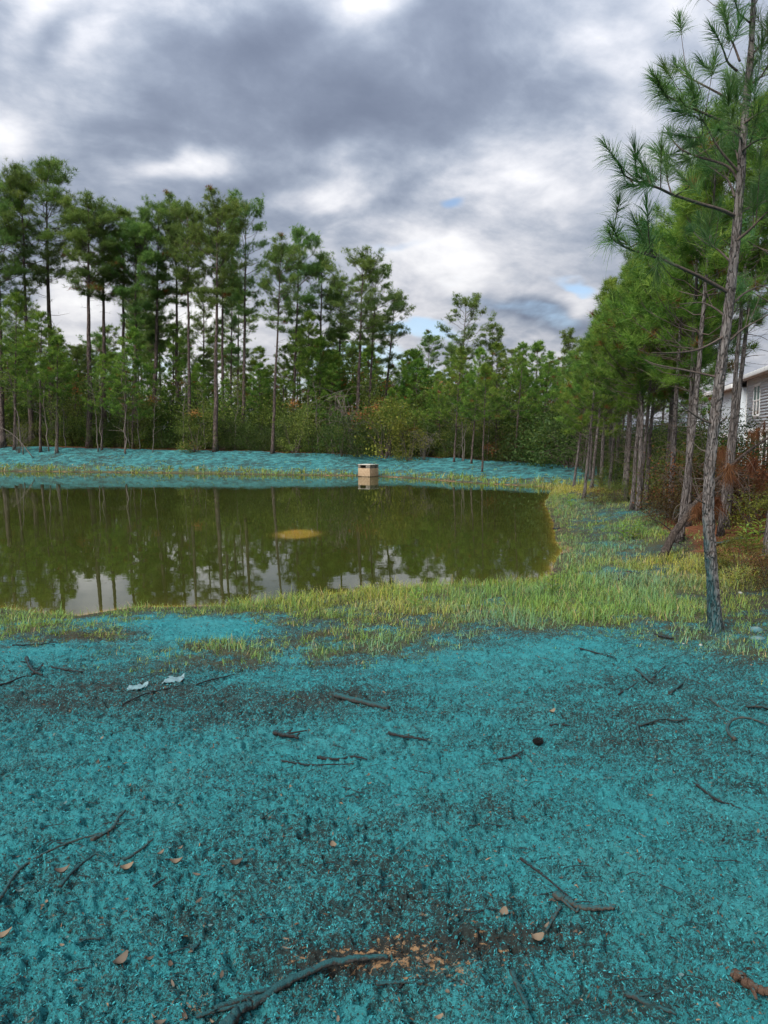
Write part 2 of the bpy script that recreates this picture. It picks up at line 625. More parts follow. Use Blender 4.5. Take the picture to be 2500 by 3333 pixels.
def relief(x, y):
    """crusty mulch: lumps, sharp-edged crumbs and pits between them"""
    r = np.hypot(x, y)
    fade = sstep(13.0, 7.0, r) * sstep(-1, 0.2, y)
    wx = x + 0.03 * (fbm(x * 9, y * 9, 2, 71) - 0.5)
    wy = y + 0.03 * (fbm(x * 9, y * 9, 2, 72) - 0.5)
    lump = fbm(wx * 11, wy * 11, 3, 21) - 0.5
    crumb = fbm(wx * 46, wy * 46, 2, 41, 0.6)
    ridge = 1 - np.abs(2 * vnoise(wx * 70, wy * 70, 43) - 1)
    pit = sstep(0.56, 0.74, vnoise(wx * 31, wy * 31, 51)) * sstep(0.30, 0.6, vnoise(x * 6, y * 6, 52))
    fine = vnoise(x * 150, y * 150, 61) - 0.5
    return (0.042 * lump + 0.040 * (crumb - 0.5) + 0.014 * ridge - 0.030 * pit + 0.008 * fine) * fade



# ------------------------------------------------------------------ ground sheet (polar, finest underfoot, out to the horizon)
def build_ground():
    ang_f = np.linspace(-R(43), R(43), 620)
    ang_b = np.linspace(R(43), 2 * math.pi - R(43), 64)[1:-1]
    ang = np.concatenate([ang_f, ang_b])
    rr = np.concatenate([[0.05, 0.3, 0.6, 0.9], np.exp(np.linspace(math.log(1.2), math.log(12.5), 560)),
                         np.exp(np.linspace(math.log(12.5), math.log(70), 230))[1:],
                         np.exp(np.linspace(math.log(70), math.log(2500), 40))[1:]])
    A, Q = np.meshgrid(ang, rr)
    x = (np.sin(A) * Q).ravel()
    y = (np.cos(A) * Q).ravel()
    r = Q.ravel()
    sd = shore_dist(x, y)
    z = gz(x, y, sd)
    g = np.clip(grass_density(x, y, sd), 0, 1)
    land = sstep(0.05, 0.5, sd)
    z = z + relief(x, y) * land
    mid = sstep(9, 14, r) * land * sstep(75, 60, r)
    z = z + mid * (0.10 - 0.06 * sstep(28, 34, y)) * (fbm(x * 3.1, y * 3.1, 3, 81) - 0.5)
    # attributes
    far = sstep(24, 36, y)
    wood = far * sstep(6.0, 6.8, sd + 1.2 * (fbm(x * .5, y * .5, 3, 91) - .5))
    rightwood = (1 - far) * sstep(4.6, 6.2, sd) * sstep(3.2, 5.0, x) * sstep(9.5, 12.5, y)
    behind = sstep(-1.5, -4, y) * 0.4
    straw = np.clip(wood + rightwood + STRAW_Z(x, y) + behind, 0, 1)
    dark = DARK_Z(x, y)
    teal = 0.83 - 0.62 * np.clip(g, 0, 1) * (1 - 0.5 * far) - dark + BRIGHT_Z(x, y)
    teal = teal + 0.40 * (fbm(x * 0.8, y * 0.8, 3, 101) - 0.5) + 0.30 * (fbm(x * 1.1 + y * .5, y * 3.6, 3, 102) - 0.5)
    teal = np.where(y > 30, 0.80 - 0.25 * np.clip(g, 0, 1) + 0.55 * (fbm(x * 0.7, y * 1.1, 3, 103) - 0.5), teal)
    right = sstep(2.8, 3.6, x) * sstep(10.5, 12, y) * (1 - far)
    teal = teal * (1 - right) + right * (0.62 - 0.3 * g + 0.5 * (fbm(x * .9, y * .9, 3, 105) - 0.5) + BRIGHT_Z(x, y))
    teal = teal * (1 - straw) * sstep(0.12, 0.45, sd)
    teal = teal * sstep(24, 14, np.abs(x) - 0 * y) if False else teal
    sand = np.clip(SAND_Z(x, y), 0, 1) * 0.52 + sstep(0.30, 0.02, sd + 0.7 * (fbm(x * 1.3, y * 1.3, 3, 121) - 0.35)) * 0.6
    z = z + 0.02 * straw * (fbm(x * 14, y * 14, 3, 111) - 0.5) * sstep(14, 8, r)
    n_r, n_a = len(rr), len(ang)
    i = np.arange(n_r - 1)[:, None] * n_a
    j = np.arange(n_a)[None, :]
    k = (j + 1) % n_a
    quads = np.stack([i + j, i + n_a + j, i + n_a + k, i + k], -1).reshape(-1, 4)[:, ::-1]
    v = np.stack([x, y, z], -1)
    cen = np.array([[0, 0, float(gz(0, 0))]])
    v = np.vstack([v, cen])
    c = len(v) - 1
    jj = np.arange(n_a)
    tris = np.stack([np.full(n_a, c), (jj + 1) % n_a, jj], -1)
    pad = lambda a: np.append(a, a[0])
    return mesh_np('ground', v, tris, quads, [M_ground], attrs={'teal': pad(teal), 'straw': pad(straw), 'grassy': pad(g), 'sand': pad(sand), 'far': pad(far)}, smooth=True)


# ------------------------------------------------------------------ ground material
M_ground, nt = material('ground_soil_and_mulch')
P = nt.pos()
n_a = nt.noise(P, 7.0, 5, 0.6)
n_b = nt.noise(P, 62.0, 5, 0.68)
n_c = nt.noise(P, 210.0, 4, 0.72)
n_l = nt.noise(P, 1.6, 4, 0.6)
Pf = nt.mapping(P, scale=(0.75, 1.0, 1.0), rot=(0, 0, 0.4))
n_far = nt.noise(Pf, 3.0, 6, 0.72)
tealA, strawA, grassA, sandA, farA = [nt.attr(k) for k in ('teal', 'straw', 'grassy', 'sand', 'far')]
soil = nt.mix(n_b, (0.018, 0.017, 0.015), (0.062, 0.052, 0.042))
soil = nt.mix(nt.remap(n_c, 0.58, 0.8), soil, (0.12, 0.075, 0.048))
gbase = nt.mix(n_b, (0.050, 0.058, 0.026), (0.16, 0.155, 0.075))
soil = nt.mix(nt.math('MULTIPLY', nt.remap(tealA, 0.3, 0.8), 0.72), soil, nt.mix(n_b, (0.012, 0.040, 0.042), (0.035, 0.105, 0.105)))   # thinly sprayed soil
c = nt.mix(nt.math('MULTIPLY', grassA, 0.75), soil, gbase)
# bare sand and clay
sandc = nt.mix(n_b, (0.28, 0.16, 0.075), (0.47, 0.30, 0.165))
smask = nt.remap(nt.math('ADD', sandA, nt.math('MULTIPLY', nt.math('SUBTRACT', nt.noise(nt.mapping(P, scale=(0.45, 1.3, 1)), 40, 4, .65), 0.5), 2.6)), 0.52, 0.70)
c = nt.mix(smask, c, sandc)
# sprayed green-blue wood-fibre mulch
tl = nt.mix(nt.remap(n_c, 0.3, 0.7), (0.014, 0.078, 0.080), (0.058, 0.350, 0.375))
tl = nt.mix(nt.remap(n_a, 0.35, 0.7), tl, (0.042, 0.275, 0.295))
tl = nt.mix(nt.math('MULTIPLY', nt.remap(n_l, 0.45, 0.7), 0.35), tl, (0.085, 0.300, 0.300))
cover = nt.math('ADD', tealA, nt.math('MULTIPLY', nt.math('SUBTRACT', n_b, 0.5), 2.1))
cover = nt.math('ADD', cover, nt.math('MULTIPLY', nt.math('SUBTRACT', n_c, 0.5), 1.6))
cover = nt.math('ADD', cover, nt.math('MULTIPLY', nt.math('SUBTRACT', n_a, 0.5), 0.9))
cover = nt.math('ADD', cover, nt.math('MULTIPLY', nt.math('MULTIPLY', nt.math('SUBTRACT', n_far, 0.5), farA), 2.4))
cmask = nt.remap(cover, 0.56, 0.92, smooth=True)
cmask = nt.math('MULTIPLY', cmask, nt.math('SUBTRACT', 1.0, nt.math('MULTIPLY', smask, 0.85)))
cmask = nt.math('MULTIPLY', cmask, nt.remap(tealA, 0.0, 0.12))
farteal = nt.mix(nt.remap(n_far, 0.4, 0.65), (0.022, 0.140, 0.155), (0.085, 0.255, 0.250))
tl = nt.mix(nt.math('MULTIPLY', farA, 0.8), tl, farteal)
c = nt.mix(cmask, c, tl)
# pine straw under the trees
ps = nt.mapping(P, scale=(1, 1, 1), rot=(0, 0, 0.6))
n_s = nt.noise(nt.mapping(ps, scale=(0.3, 1.6, 1)), 30, 4, 0.7)
strawc = nt.ramp(n_s, [(0.25, (0.045, 0.020, 0.012)), (0.5, (0.17, 0.065, 0.032)), (0.75, (0.30, 0.14, 0.07))])
c = nt.mix(nt.remap(nt.math('ADD', strawA, nt.math('MULTIPLY', nt.math('SUBTRACT', n_a, 0.5), 0.6)), 0.4, 0.6), c, strawc)
hgt = nt.math('ADD', nt.math('MULTIPLY', n_c, 0.6), n_b)
principled(nt, c, nt.remap(n_b, 0.3, 0.7, 0.85, 0.97), nt.bump(hgt, 0.9, 0.02), spec=0.12)

ground = obj('ground', build_ground())
tag(ground, 'ground of sprayed blue-green mulch, bare soil and pine straw round the pond', None, None, 'structure')


# ------------------------------------------------------------------ pond water
def build_water():
    gx = np.concatenate([np.arange(-78, -20, 1.0), np.arange(-20, 14.01, 0.2)])
    gy = np.concatenate([np.arange(8.0, 20, 0.15), np.arange(20, 57, 0.35)])
    X, Y = np.meshgrid(gx, gy)
    x, y = X.ravel(), Y.ravel()
    sd = shore_dist(x, y)
    dep = -gz(x, y, sd, False)
    nx = len(gx)
    i = np.arange(len(gy) - 1)[:, None] * nx
    j = np.arange(nx - 1)[None, :]
    q = np.stack([i + j, i + j + 1, i + nx + j + 1, i + nx + j], -1).reshape(-1, 4)
    keep = (sd[q] < 0.25).any(1)
    q = q[keep]
    used = np.unique(q)
    rem = np.full(len(x), -1)
    rem[used] = np.arange(len(used))
    v = np.stack([x, y, np.zeros_like(x)], -1)[used]
    return mesh_np('water', v, None, rem[q], [M_water], attrs={'depth': np.maximum(dep, 0)[used]}, smooth=True)


M_water, nt = material('murky_pond_water')
P = nt.pos()
dep = nt.attr('depth')
murk = nt.math('SUBTRACT', 1.0, nt.math('POWER', 2.718, nt.math('MULTIPLY', dep, -9.0)))
murkc = nt.mix(nt.noise(P, 0.35, 3, 0.5), (0.029, 0.035, 0.007), (0.040, 0.046, 0.009))
murkc = nt.mix(murk, (0.300, 0.195, 0.034), murkc)          # clay bottom showing through shallow murk
body = nt.new('ShaderNodeBsdfDiffuse')
nt.put(body.inputs[0], murkc)
w1 = nt.noise(nt.mapping(P, scale=(0.5, 1.0, 1), rot=(0, 0, 0.12)), 5.0, 3, 0.5)
w2 = nt.noise(nt.mapping(P, scale=(0.6, 1.0, 1), rot=(0, 0, -0.3)), 1.1, 2, 0.5)
calm = nt.remap(nt.noise(nt.mapping(P, scale=(0.25, 1, 1)), 0.22, 3, 0.55), 0.38, 0.64, 0.25, 1.0)
hh = nt.math('MULTIPLY', nt.math('ADD', nt.math('MULTIPLY', w1, 0.35), w2), calm)
nrm = nt.bump(hh, 1.0, 0.0026)
gl = nt.new('ShaderNodeBsdfGlossy')
gl.inputs['Roughness'].default_value = 0.006
gl.inputs[0].default_value = (0.92, 0.92, 0.92, 1)
nt.l.new(nrm, gl.inputs['Normal'])
fr = nt.new('ShaderNodeFresnel')
fr.inputs[0].default_value = 1.46
nt.l.new(nrm, fr.inputs['Normal'])
sur = nt.new('ShaderNodeMixShader')
nt.l.new(fr.outputs[0], sur.inputs[0])
nt.l.new(body.outputs[0], sur.inputs[1])
nt.l.new(gl.outputs[0], sur.inputs[2])
nt.l.new(sur.outputs[0], nt.out.inputs[0])
water = obj('water', build_water())
tag(water, 'still murky green pond reflecting the pines', None, None, 'structure')
# ------------------------------------------------------------------ plant materials
def leaf_material(name, stops, dead=(0.22, 0.085, 0.035), trans=0.42, hue=0.06, gloss=0.15):
    """colour from the piece's own 'tint' (0..1 living, 2 dead); Object random shifts whole plants"""
    m, nt = material(name)
    t = nt.attr('tint')
    c = nt.ramp(t, stops)
    rnd = nt.new('ShaderNodeObjectInfo').outputs['Random']
    hs = nt.new('ShaderNodeHueSaturation')
    nt.put(hs.inputs['Hue'], nt.remap(rnd, 0, 1, 0.5 - hue * 0.35, 0.5 + hue * 0.35))
    nt.put(hs.inputs['Value'], nt.remap(rnd, 0, 1, 0.85, 1.15))
    nt.put(hs.inputs['Color'], c)
    c = nt.mix(nt.remap(t, 1.2, 1.8), hs.outputs[0], dead)
    p = principled(nt, c, 0.5, None, spec=gloss, link=False)
    tr = nt.new('ShaderNodeBsdfTranslucent')
    nt.put(tr.inputs[0], nt.mix(0.5, c, nt.mix(1.0, c, (1.0, 1.15, 0.45), 'MULTIPLY')))
    mx = nt.new('ShaderNodeMixShader')
    mx.inputs[0].default_value = trans
    nt.l.new(p, mx.inputs[1])
    nt.l.new(tr.outputs[0], mx.inputs[2])
    nt.l.new(mx.outputs[0], nt.out.inputs[0])
    return m


M_needle_old = leaf_material('pine_needles_old', [(0.0, (0.088, 0.147, 0.046)), (0.5, (0.139, 0.231, 0.065)), (1.0, (0.248, 0.330, 0.086))])
M_needle_young = leaf_material('pine_needles_young', [(0.0, (0.054, 0.117, 0.026)), (0.45, (0.122, 0.226, 0.038)), (1.0, (0.283, 0.380, 0.070))])
M_needle_near = leaf_material('pine_needles_close', [(0.0, (0.043, 0.106, 0.034)), (0.5, (0.083, 0.177, 0.053)), (1.0, (0.174, 0.273, 0.086))], gloss=0.3)
M_leaf = leaf_material('shrub_leaves', [(0.0, (0.077, 0.112, 0.029)), (0.5, (0.139, 0.196, 0.044)), (1.0, (0.265, 0.311, 0.067))], dead=(0.430, 0.196, 0.067))
M_leaf_dark = leaf_material('dark_evergreen_leaves', [(0.0, (0.031, 0.056, 0.018)), (0.5, (0.060, 0.102, 0.026)), (1.0, (0.122, 0.168, 0.044))])
M_leaf_yellow = leaf_material('yellowing_leaves', [(0.0, (0.084, 0.090, 0.022)), (0.5, (0.156, 0.168, 0.031)), (1.0, (0.270, 0.258, 0.048))])
M_leaf_brown = leaf_material('dry_brush_leaves', [(0.0, (0.041, 0.026, 0.013)), (0.5, (0.079, 0.052, 0.022)), (1.0, (0.112, 0.100, 0.030))], hue=0.03)
M_dead_needle = leaf_material('dead_pine_needles', [(0.0, (0.094, 0.036, 0.018)), (0.5, (0.161, 0.064, 0.030)), (1.0, (0.232, 0.108, 0.053))], hue=0.02)


def bark_material(name, dark, mid, light, scale=1.0, teal_h=None, strength=0.8):
    m, nt = material(name)
    ob = nt.obj()
    v = nt.mapping(ob, scale=(1, 1, 0.22))
    wv = nt.vmath('ADD', v, nt.vmath('SCALE', nt.vmath('SUBTRACT', nt.noise(v, 14 * scale, 3, 0.6, color=True), (.5, .5, .5)), 0.11 / scale))
    cell = nt.voronoi(wv, 26 * scale, 'DISTANCE_TO_EDGE')
    plate = nt.voronoi(wv, 26 * scale, 'F1', 'Color')
    n1 = nt.noise(v, 60 * scale, 4, 0.65)
    n2 = nt.noise(ob, 2.2, 3, 0.6)
    c = nt.mix(n1, mid, light)
    c = nt.mix(nt.math('MULTIPLY', nt.new('ShaderNodeRGBToBW').outputs[0], 0.0), c, c) if False else c
    c = nt.mix(nt.math('MULTIPLY', nt.remap(nt.math('ADD', cell, nt.math('MULTIPLY', nt.math('SUBTRACT', n1, .5), .25)), 0.10, 0.0), .8), c, dark)
    c = nt.mix(nt.remap(nt.noise(v, 22 * scale, 3, .6), .5, .72, 0, .55), c, dark)
    c = nt.mix(nt.math('MULTIPLY', nt.remap(n2, 0.45, 0.7), 0.5), c, (mid[0] * 0.9, mid[1] * 0.75, mid[2] * 0.65))
    if teal_h:
        sep = nt.new('ShaderNodeSeparateXYZ')
        nt.l.new(ob, sep.inputs[0])
        z = nt.math('ADD', sep.outputs[2], nt.math('MULTIPLY', nt.math('SUBTRACT', nt.noise(ob, 9, 4, .65), .5), 0.5))
        side = nt.math('MULTIPLY', sep.outputs[0], -4.5)      # the spray came from the pond side
        k = nt.remap(nt.math('ADD', nt.math('MULTIPLY', z, -1.0), side), -teal_h, -teal_h * 0.35)
        k = nt.math('MULTIPLY', k, nt.remap(n1, 0.3, 0.6, 0.35, 0.95))
        c = nt.mix(k, c, (0.018, 0.090, 0.100))
    h = nt.math('ADD', nt.remap(cell, 0.0, 0.16), nt.math('MULTIPLY', n1, 0.5))
    principled(nt, c, 0.9, nt.bump(h, strength, 0.03 / scale), spec=0.15)
    return m


M_bark = bark_material('pine_bark', (0.040, 0.030, 0.026), (0.120, 0.102, 0.094), (0.235, 0.210, 0.198), 0.55)
M_bark_far = bark_material('tall_pine_bark', (0.035, 0.026, 0.023), (0.105, 0.078, 0.068), (0.195, 0.155, 0.140), 0.35)
M_bark_near = bark_material('close_pine_bark', (0.045, 0.033, 0.028), (0.140, 0.120, 0.110), (0.30, 0.272, 0.258), 1.0, teal_h=0.45)
M_twig = bark_material('pine_twig_bark', (0.05, 0.038, 0.032), (0.110, 0.085, 0.072), (0.17, 0.135, 0.115), 2.0, strength=0.3)
M_twig_pale = bark_material('pale_sapling_bark', (0.07, 0.06, 0.05), (0.135, 0.115, 0.10), (0.22, 0.19, 0.165), 1.2, strength=0.3)
M_deadwood = bark_material('dead_wood', (0.020, 0.016, 0.014), (0.060, 0.046, 0.040), (0.150, 0.120, 0.100), 1.2)


# ------------------------------------------------------------------ needle tufts and leaves
def tufts(mb, P_, D_, L, N, w, rng, mat=1, tint=None, droop=0.12, shoot=0.5, seg=1, spread=(14, 82)):
    """N needles round every shoot tip; P_ tips, D_ directions, L needle length per tip"""
    n = len(P_)
    if n == 0:
        return
    D_ = unit(D_)
    L = np.broadcast_to(np.asarray(L, float), (n,))
    u, v = frame_of(D_)
    P_, D_, u, v = [np.repeat(a, N, 0) for a in (P_, D_, u, v)]
    Ln = np.repeat(L, N) * rng.uniform(0.65, 1.05, n * N)
    f = rng.random(n * N)
    th = np.radians(spread[0] + (spread[1] - spread[0]) * np.clip(f + rng.normal(0, 0.12, n * N), 0, 1))
    ph = rng.uniform(0, 2 * math.pi, n * N)
    nd = np.cos(th)[:, None] * D_ + np.sin(th)[:, None] * (np.cos(ph)[:, None] * u + np.sin(ph)[:, None] * v)
    b = P_ - D_ * (f * shoot * Ln)[:, None]
    sdv = unit(np.cross(nd, rng.normal(size=(n * N, 3)))) * (w * 0.5)
    tip = b + nd * Ln[:, None]
    tip[:, 2] -= droop * Ln * rng.uniform(0.3, 1.3, n * N)
    if tint is None:
        tint = rng.random(n)
    tv = np.clip(np.repeat(np.broadcast_to(tint, (n,)), N) + rng.normal(0, 0.14, n * N) * (np.repeat(np.broadcast_to(tint, (n,)), N) < 1.1), 0, 2)
    m = n * N
    if seg == 1:
        vv = np.stack([b - sdv, b + sdv, tip], 1).reshape(-1, 3)
        tr = np.arange(m * 3).reshape(-1, 3)
        mb.add(vv, tr, None, mat, np.repeat(tv, 3))
    else:
        mid = b + nd * (0.55 * Ln)[:, None]
        vv = np.stack([b - sdv, b + sdv, mid + sdv * 0.8, mid - sdv * 0.8, tip], 1).reshape(-1, 3)
        k = np.arange(m)[:, None] * 5
        tr = np.concatenate([k + np.array([[0, 1, 2]]), k + np.array([[0, 2, 3]]), k + np.array([[3, 2, 4]])])
        mb.add(vv, tr, None, mat, np.repeat(tv, 5))


def leaves(mb, P_, size, rng, mat=1, tint=None, up=0.35, aspect=0.45):
    """rhombic leaf faces"""
    n = len(P_)
    d = unit(rng.normal(size=(n, 3)) + np.array([0, 0, -0.1]))
    nrm = unit(rng.normal(size=(n, 3)) + np.array([0, 0, up * 3]))
    s = unit(np.cross(d, nrm))
    L = size * rng.uniform(0.6, 1.2, n)[:, None]
    a = P_ - d * L * 0.5
    b = P_ + s * L * aspect * 0.5 + d * L * 0.05
    c = P_ + d * L * 0.5
    e = P_ - s * L * aspect * 0.5 + d * L * 0.05
    vv = np.stack([a, b, c, e], 1).reshape(-1, 3)
    q = np.arange(n * 4).reshape(-1, 4)
    if tint is None:
        tint = rng.random(n)
    mb.add(vv, None, q, mat, np.repeat(np.clip(tint, 0, 2), 4))


# ------------------------------------------------------------------ pines
HGT = {}                          # true height of every built crown


def pine(seed, h, r0, crown0, width, kind, tip_n, tip_w, tip_l, needle, bark=None, dead_low=True, clump=5, seg=8, density=1.0, brown=0.03, wander=0.02, top_round=0.6):
    """one pine standing at the origin: (trunk mesh, crown mesh). crown0 = height fraction where the live crown starts"""
    rng = np.random.default_rng(seed)
    nz = 26
    t = np.linspace(0, 1, nz)
    wob = np.cumsum(rng.normal(0, wander * h / nz, (nz, 2)), 0)
    wob -= wob[0]
    ctr = np.stack([wob[:, 0], wob[:, 1], t * h], -1)
    rad = r0 * (1 - 0.90 * t ** 1.15)
    rad = rad * (1 + 0.45 * np.exp(-t * h / (r0 * 3.0)))
    mt = MB()
    mt.tube(ctr, rad, 12 if seg > 6 else 8, 0)
    mc = MB()

    def axis(zf):
        return np.array([np.interp(zf * h, ctr[:, 2], ctr[:, 0]), np.interp(zf * h, ctr[:, 2], ctr[:, 1]), zf * h])

    tipP, tipD, tipT = [], [], []
    zf = crown0
    gap = (0.026 if kind == 'young' else 0.021) / density
    ang0 = rng.uniform(0, 6.28)
    while zf < 0.985:
        k = (zf - crown0) / (1 - crown0)
        nb = rng.integers(3, 6) if kind == 'young' else rng.integers(2, 5)
        if kind == 'young':
            prof = (1 - k) ** 0.75 * (0.55 + 0.45 * min(1, k * 5 + 0.35)) + 0.06
        else:
            prof = (0.30 + 0.70 * min(1.0, k / 0.45)) * (max(0.0, 1 - k ** 3.2) ** 0.5) + 0.10
        for b in range(nb):
            ang0 += 2.4 + rng.normal(0, 0.35)
            L = width * prof * rng.uniform(0.62, 1.18)
            if kind == 'tall' and rng.random() < 0.16:
                L *= 0.45
            el0 = R(rng.uniform(5, 28) + 38 * k) if kind == 'young' else R(rng.uniform(2, 30) + 42 * k ** 1.5)
            hd = np.array([math.cos(ang0), math.sin(ang0), 0])
            st = axis(zf + rng.uniform(-0.008, 0.008))
            m = 7
            s = np.linspace(0, 1, m)
            curve = math.tan(el0) * s + (0.30 if kind == 'young' else 0.22) * s ** 2.2 * rng.uniform(0.4, 1.3) - 0.10 * np.sin(s * 3.14) * rng.uniform(0, 1)
            side = np.array([-hd[1], hd[0], 0]) * rng.normal(0, 0.10)
            pts = st + L * math.cos(el0) * (s[:, None] * hd + s[:, None] ** 2 * side) + np.outer(curve * L * math.cos(el0), [0, 0, 1])
            pts[1:-1] += rng.normal(0, 0.02 * L, (m - 2, 3))
            br = max(0.006, r0 * (0.085 + 0.13 * L / width) * (1 - 0.35 * k))
            mc.tube(pts, br * (1 - 0.72 * s), 4 if seg <= 6 else 5, 0, cap=False)
            tw = rng.uniform(0, 1)
            # side twigs carrying the needle clumps
            ntw = max(2, int(round((5 if kind == 'young' else 6) * L / width * rng.uniform(0.8, 1.25))))
            for q in range(ntw + 1):
                if q == ntw:
                    p0, d0, l0 = pts[-1], unit(pts[-1] - pts[-2]), 0.10 * L
                    path = None
                else:
                    f = rng.uniform(0.38, 0.98) if kind == 'young' else rng.uniform(0.42, 1.0)
                    i = min(int(f * (m - 1)), m - 2)
                    p0 = pts[i] + (pts[i + 1] - pts[i]) * (f * (m - 1) - i)
                    dd = unit(pts[i + 1] - pts[i])
                    d0 = unit(dd + rng.choice([-1, 1]) * np.cross(dd, [0, 0, 1]) * rng.uniform(0.4, 1.1) + np.array([0, 0, rng.uniform(0.0, 0.8)]))
                    l0 = L * rng.uniform(0.14, 0.34) * (1.15 - 0.4 * f)
                    e = p0 + d0 * l0 + np.array([0, 0, 0.25 * l0])
                    mc.tube(np.array([p0, p0 + d0 * l0 * 0.55, e]), [br * 0.42, br * 0.3, br * 0.18], 3, 0, cap=False)
                    p0, d0 = e, unit(d0 + np.array([0, 0, 0.45]))
                dead = 2.0 if rng.random() < brown * (2.2 - 2 * k) else None
                nc = clump if kind == 'tall' else max(2, clump - 2)
                for c_ in range(nc):
                    off = rng.normal(0, 1, 3) * (0.30 if kind == 'tall' else 0.14) * tip_l * 2.0
                    off[2] = abs(off[2]) * 0.8 - 0.15 * tip_l
                    tipP.append(p0 + (off if c_ else 0))
                    tipD.append(d0 + rng.normal(0, 0.45, 3) + np.array([0, 0, 0.35]))
                    tipT.append(dead if dead else np.clip(tw * 0.55 + 0.25 * k + rng.normal(0.12, 0.2), 0, 1))
        zf += gap * rng.uniform(0.7, 1.3)
    # leader
    tip = axis(1.0)
    for _ in range(clump + 3):
        tipP.append(tip + rng.normal(0, 0.18, 3) * tip_l)
        tipD.append(np.array([0, 0, 1.0]) + rng.normal(0, 0.5, 3))
        tipT.append(0.8)
    tufts(mc, np.array(tipP), np.array(tipD), tip_l * rng.uniform(0.75, 1.15, len(tipP)), tip_n, tip_w, rng, 1, np.array(tipT))
    # dead lower limbs
    if dead_low:
        for _ in range(int(5 + crown0 * 26 * (1.5 if kind == 'young' else 0.45))):
            zf = rng.uniform(0.14 if kind == 'young' else crown0 * 0.6, crown0)
            a = rng.uniform(0, 6.28)
            L = width * rng.uniform(0.12, 0.62)
            hd = np.array([math.cos(a), math.sin(a), rng.uniform(-0.15, 0.35)])
            p = axis(zf)
            pts = np.array([p, p + hd * L * 0.5 + rng.normal(0, .03 * L, 3), p + hd * L + np.array([0, 0, rng.uniform(-.22, .25) * L])])
            br = r0 * rng.uniform(0.06, 0.13)
            mc.tube(spline(pts, 5), br * np.linspace(1, 0.25, 5), 4, 0, cap=False)
            for _k in range(rng.integers(1, 4)):
                f = rng.uniform(.4, 1)
                s0 = pts[0] + (pts[2] - pts[0]) * f
                mc.tube(np.array([s0, s0 + rng.normal(0, 0.22 * L, 3)]), [br * 0.4, br * 0.12], 3, 0, cap=False)
    out = mt.mesh('pine_trunk', [bark or M_bark_far], True), mc.mesh('pine_crown', [M_twig, needle], 'quads')
    HGT[out[1].name] = float(np.percentile(np.concatenate(mc.v)[:, 2], 99.9))
    return out


TALL = [pine(100 + i, 22.0, 0.20, c0, w, 'tall', 22, 0.020, 0.42, M_needle_old, M_bark_far, clump=8, density=dn, brown=0.008, top_round=tr)
        for i, (c0, w, dn, tr) in enumerate([(0.62, 2.9, .95, 0.7), (0.56, 2.5, 0.75, 0.8), (0.67, 2.5, 1.0, 0.6), (0.58, 3.3, 0.8, 0.65), (0.50, 2.3, 0.7, 0.9), (0.64, 2.2, 0.75, 0.75)])]
YOUNG = [pine(200 + i, 9.0, 0.075, c0, w, 'young', 24, 0.013, 0.30, M_needle_young, M_bark, clump=5, density=dn, brown=0.02)
         for i, (c0, w, dn) in enumerate([(0.42, 1.8, .8), (0.40, 1.6, .75), (0.46, 1.9, .8), (0.36, 1.8, .8), (0.60, 1.5, .75), (0.50, 1.7, .7)])]
MIDP = [pine(300 + i, 12.0, 0.09, c0, w, 'young', 13, 0.028, 0.36, M_needle_young, M_bark_far, clump=5, seg=6, density=dn, brown=0.012)
        for i, (c0, w, dn) in enumerate([(0.38, 2.2, 0.8), (0.30, 2.5, 0.75), (0.48, 2.0, 0.9)])]


def place(name, meshes, base, height, proto_h, label, cat, group, top=None, sxy=1.0, rz=0.0, parts=('trunk', 'crown')):
    """a tree: Empty at its foot, trunk and crown under it"""
    root = obj(name, None)
    root.empty_display_size = 0.3
    s = height / HGT.get(meshes[-1].name, proto_h)
    root.scale = (s * sxy, s * sxy, s)
    rx = ry = 0.0
    if top is not None:
        dx_, dy_ = top[0] - base[0], top[1] - base[1]
        ry = math.atan2(dx_, height)
        rx = -math.atan2(dy_, height)
    root.rotation_euler = (Euler((rx, ry, 0)).to_matrix() @ Matrix.Rotation(rz, 3, 'Z')).to_euler()
    root.location = [float(v) for v in base]
    tag(root, label, cat, group)
    for nm, me in zip(parts, meshes):
        obj(nm, me, root)
    return root


def foot(px, Y):
    """ground point under photo column px at distance Y"""
    d_ = ray(px, 1430)
    x = d_[0] / d_[1] * Y
    return np.array([x, Y, float(gz(x, Y)) - 0.08])


rnd = random.Random(7)
ONES = 'first second third fourth fifth sixth seventh eighth ninth tenth eleventh twelfth thirteenth fourteenth fifteenth sixteenth seventeenth eighteenth nineteenth'.split()
TENS = {20: ('twentieth', 'twenty'), 30: ('thirtieth', 'thirty'), 40: ('fortieth', 'forty'), 50: ('fiftieth', 'fifty')}


def nth(i):
    """0 -> first"""
    if i < 19:
        return ONES[i]
    t = (i + 1) // 10 * 10
    return TENS[t][0] if (i + 1) % 10 == 0 else TENS[t][1] + '-' + ONES[(i + 1) % 10 - 1]


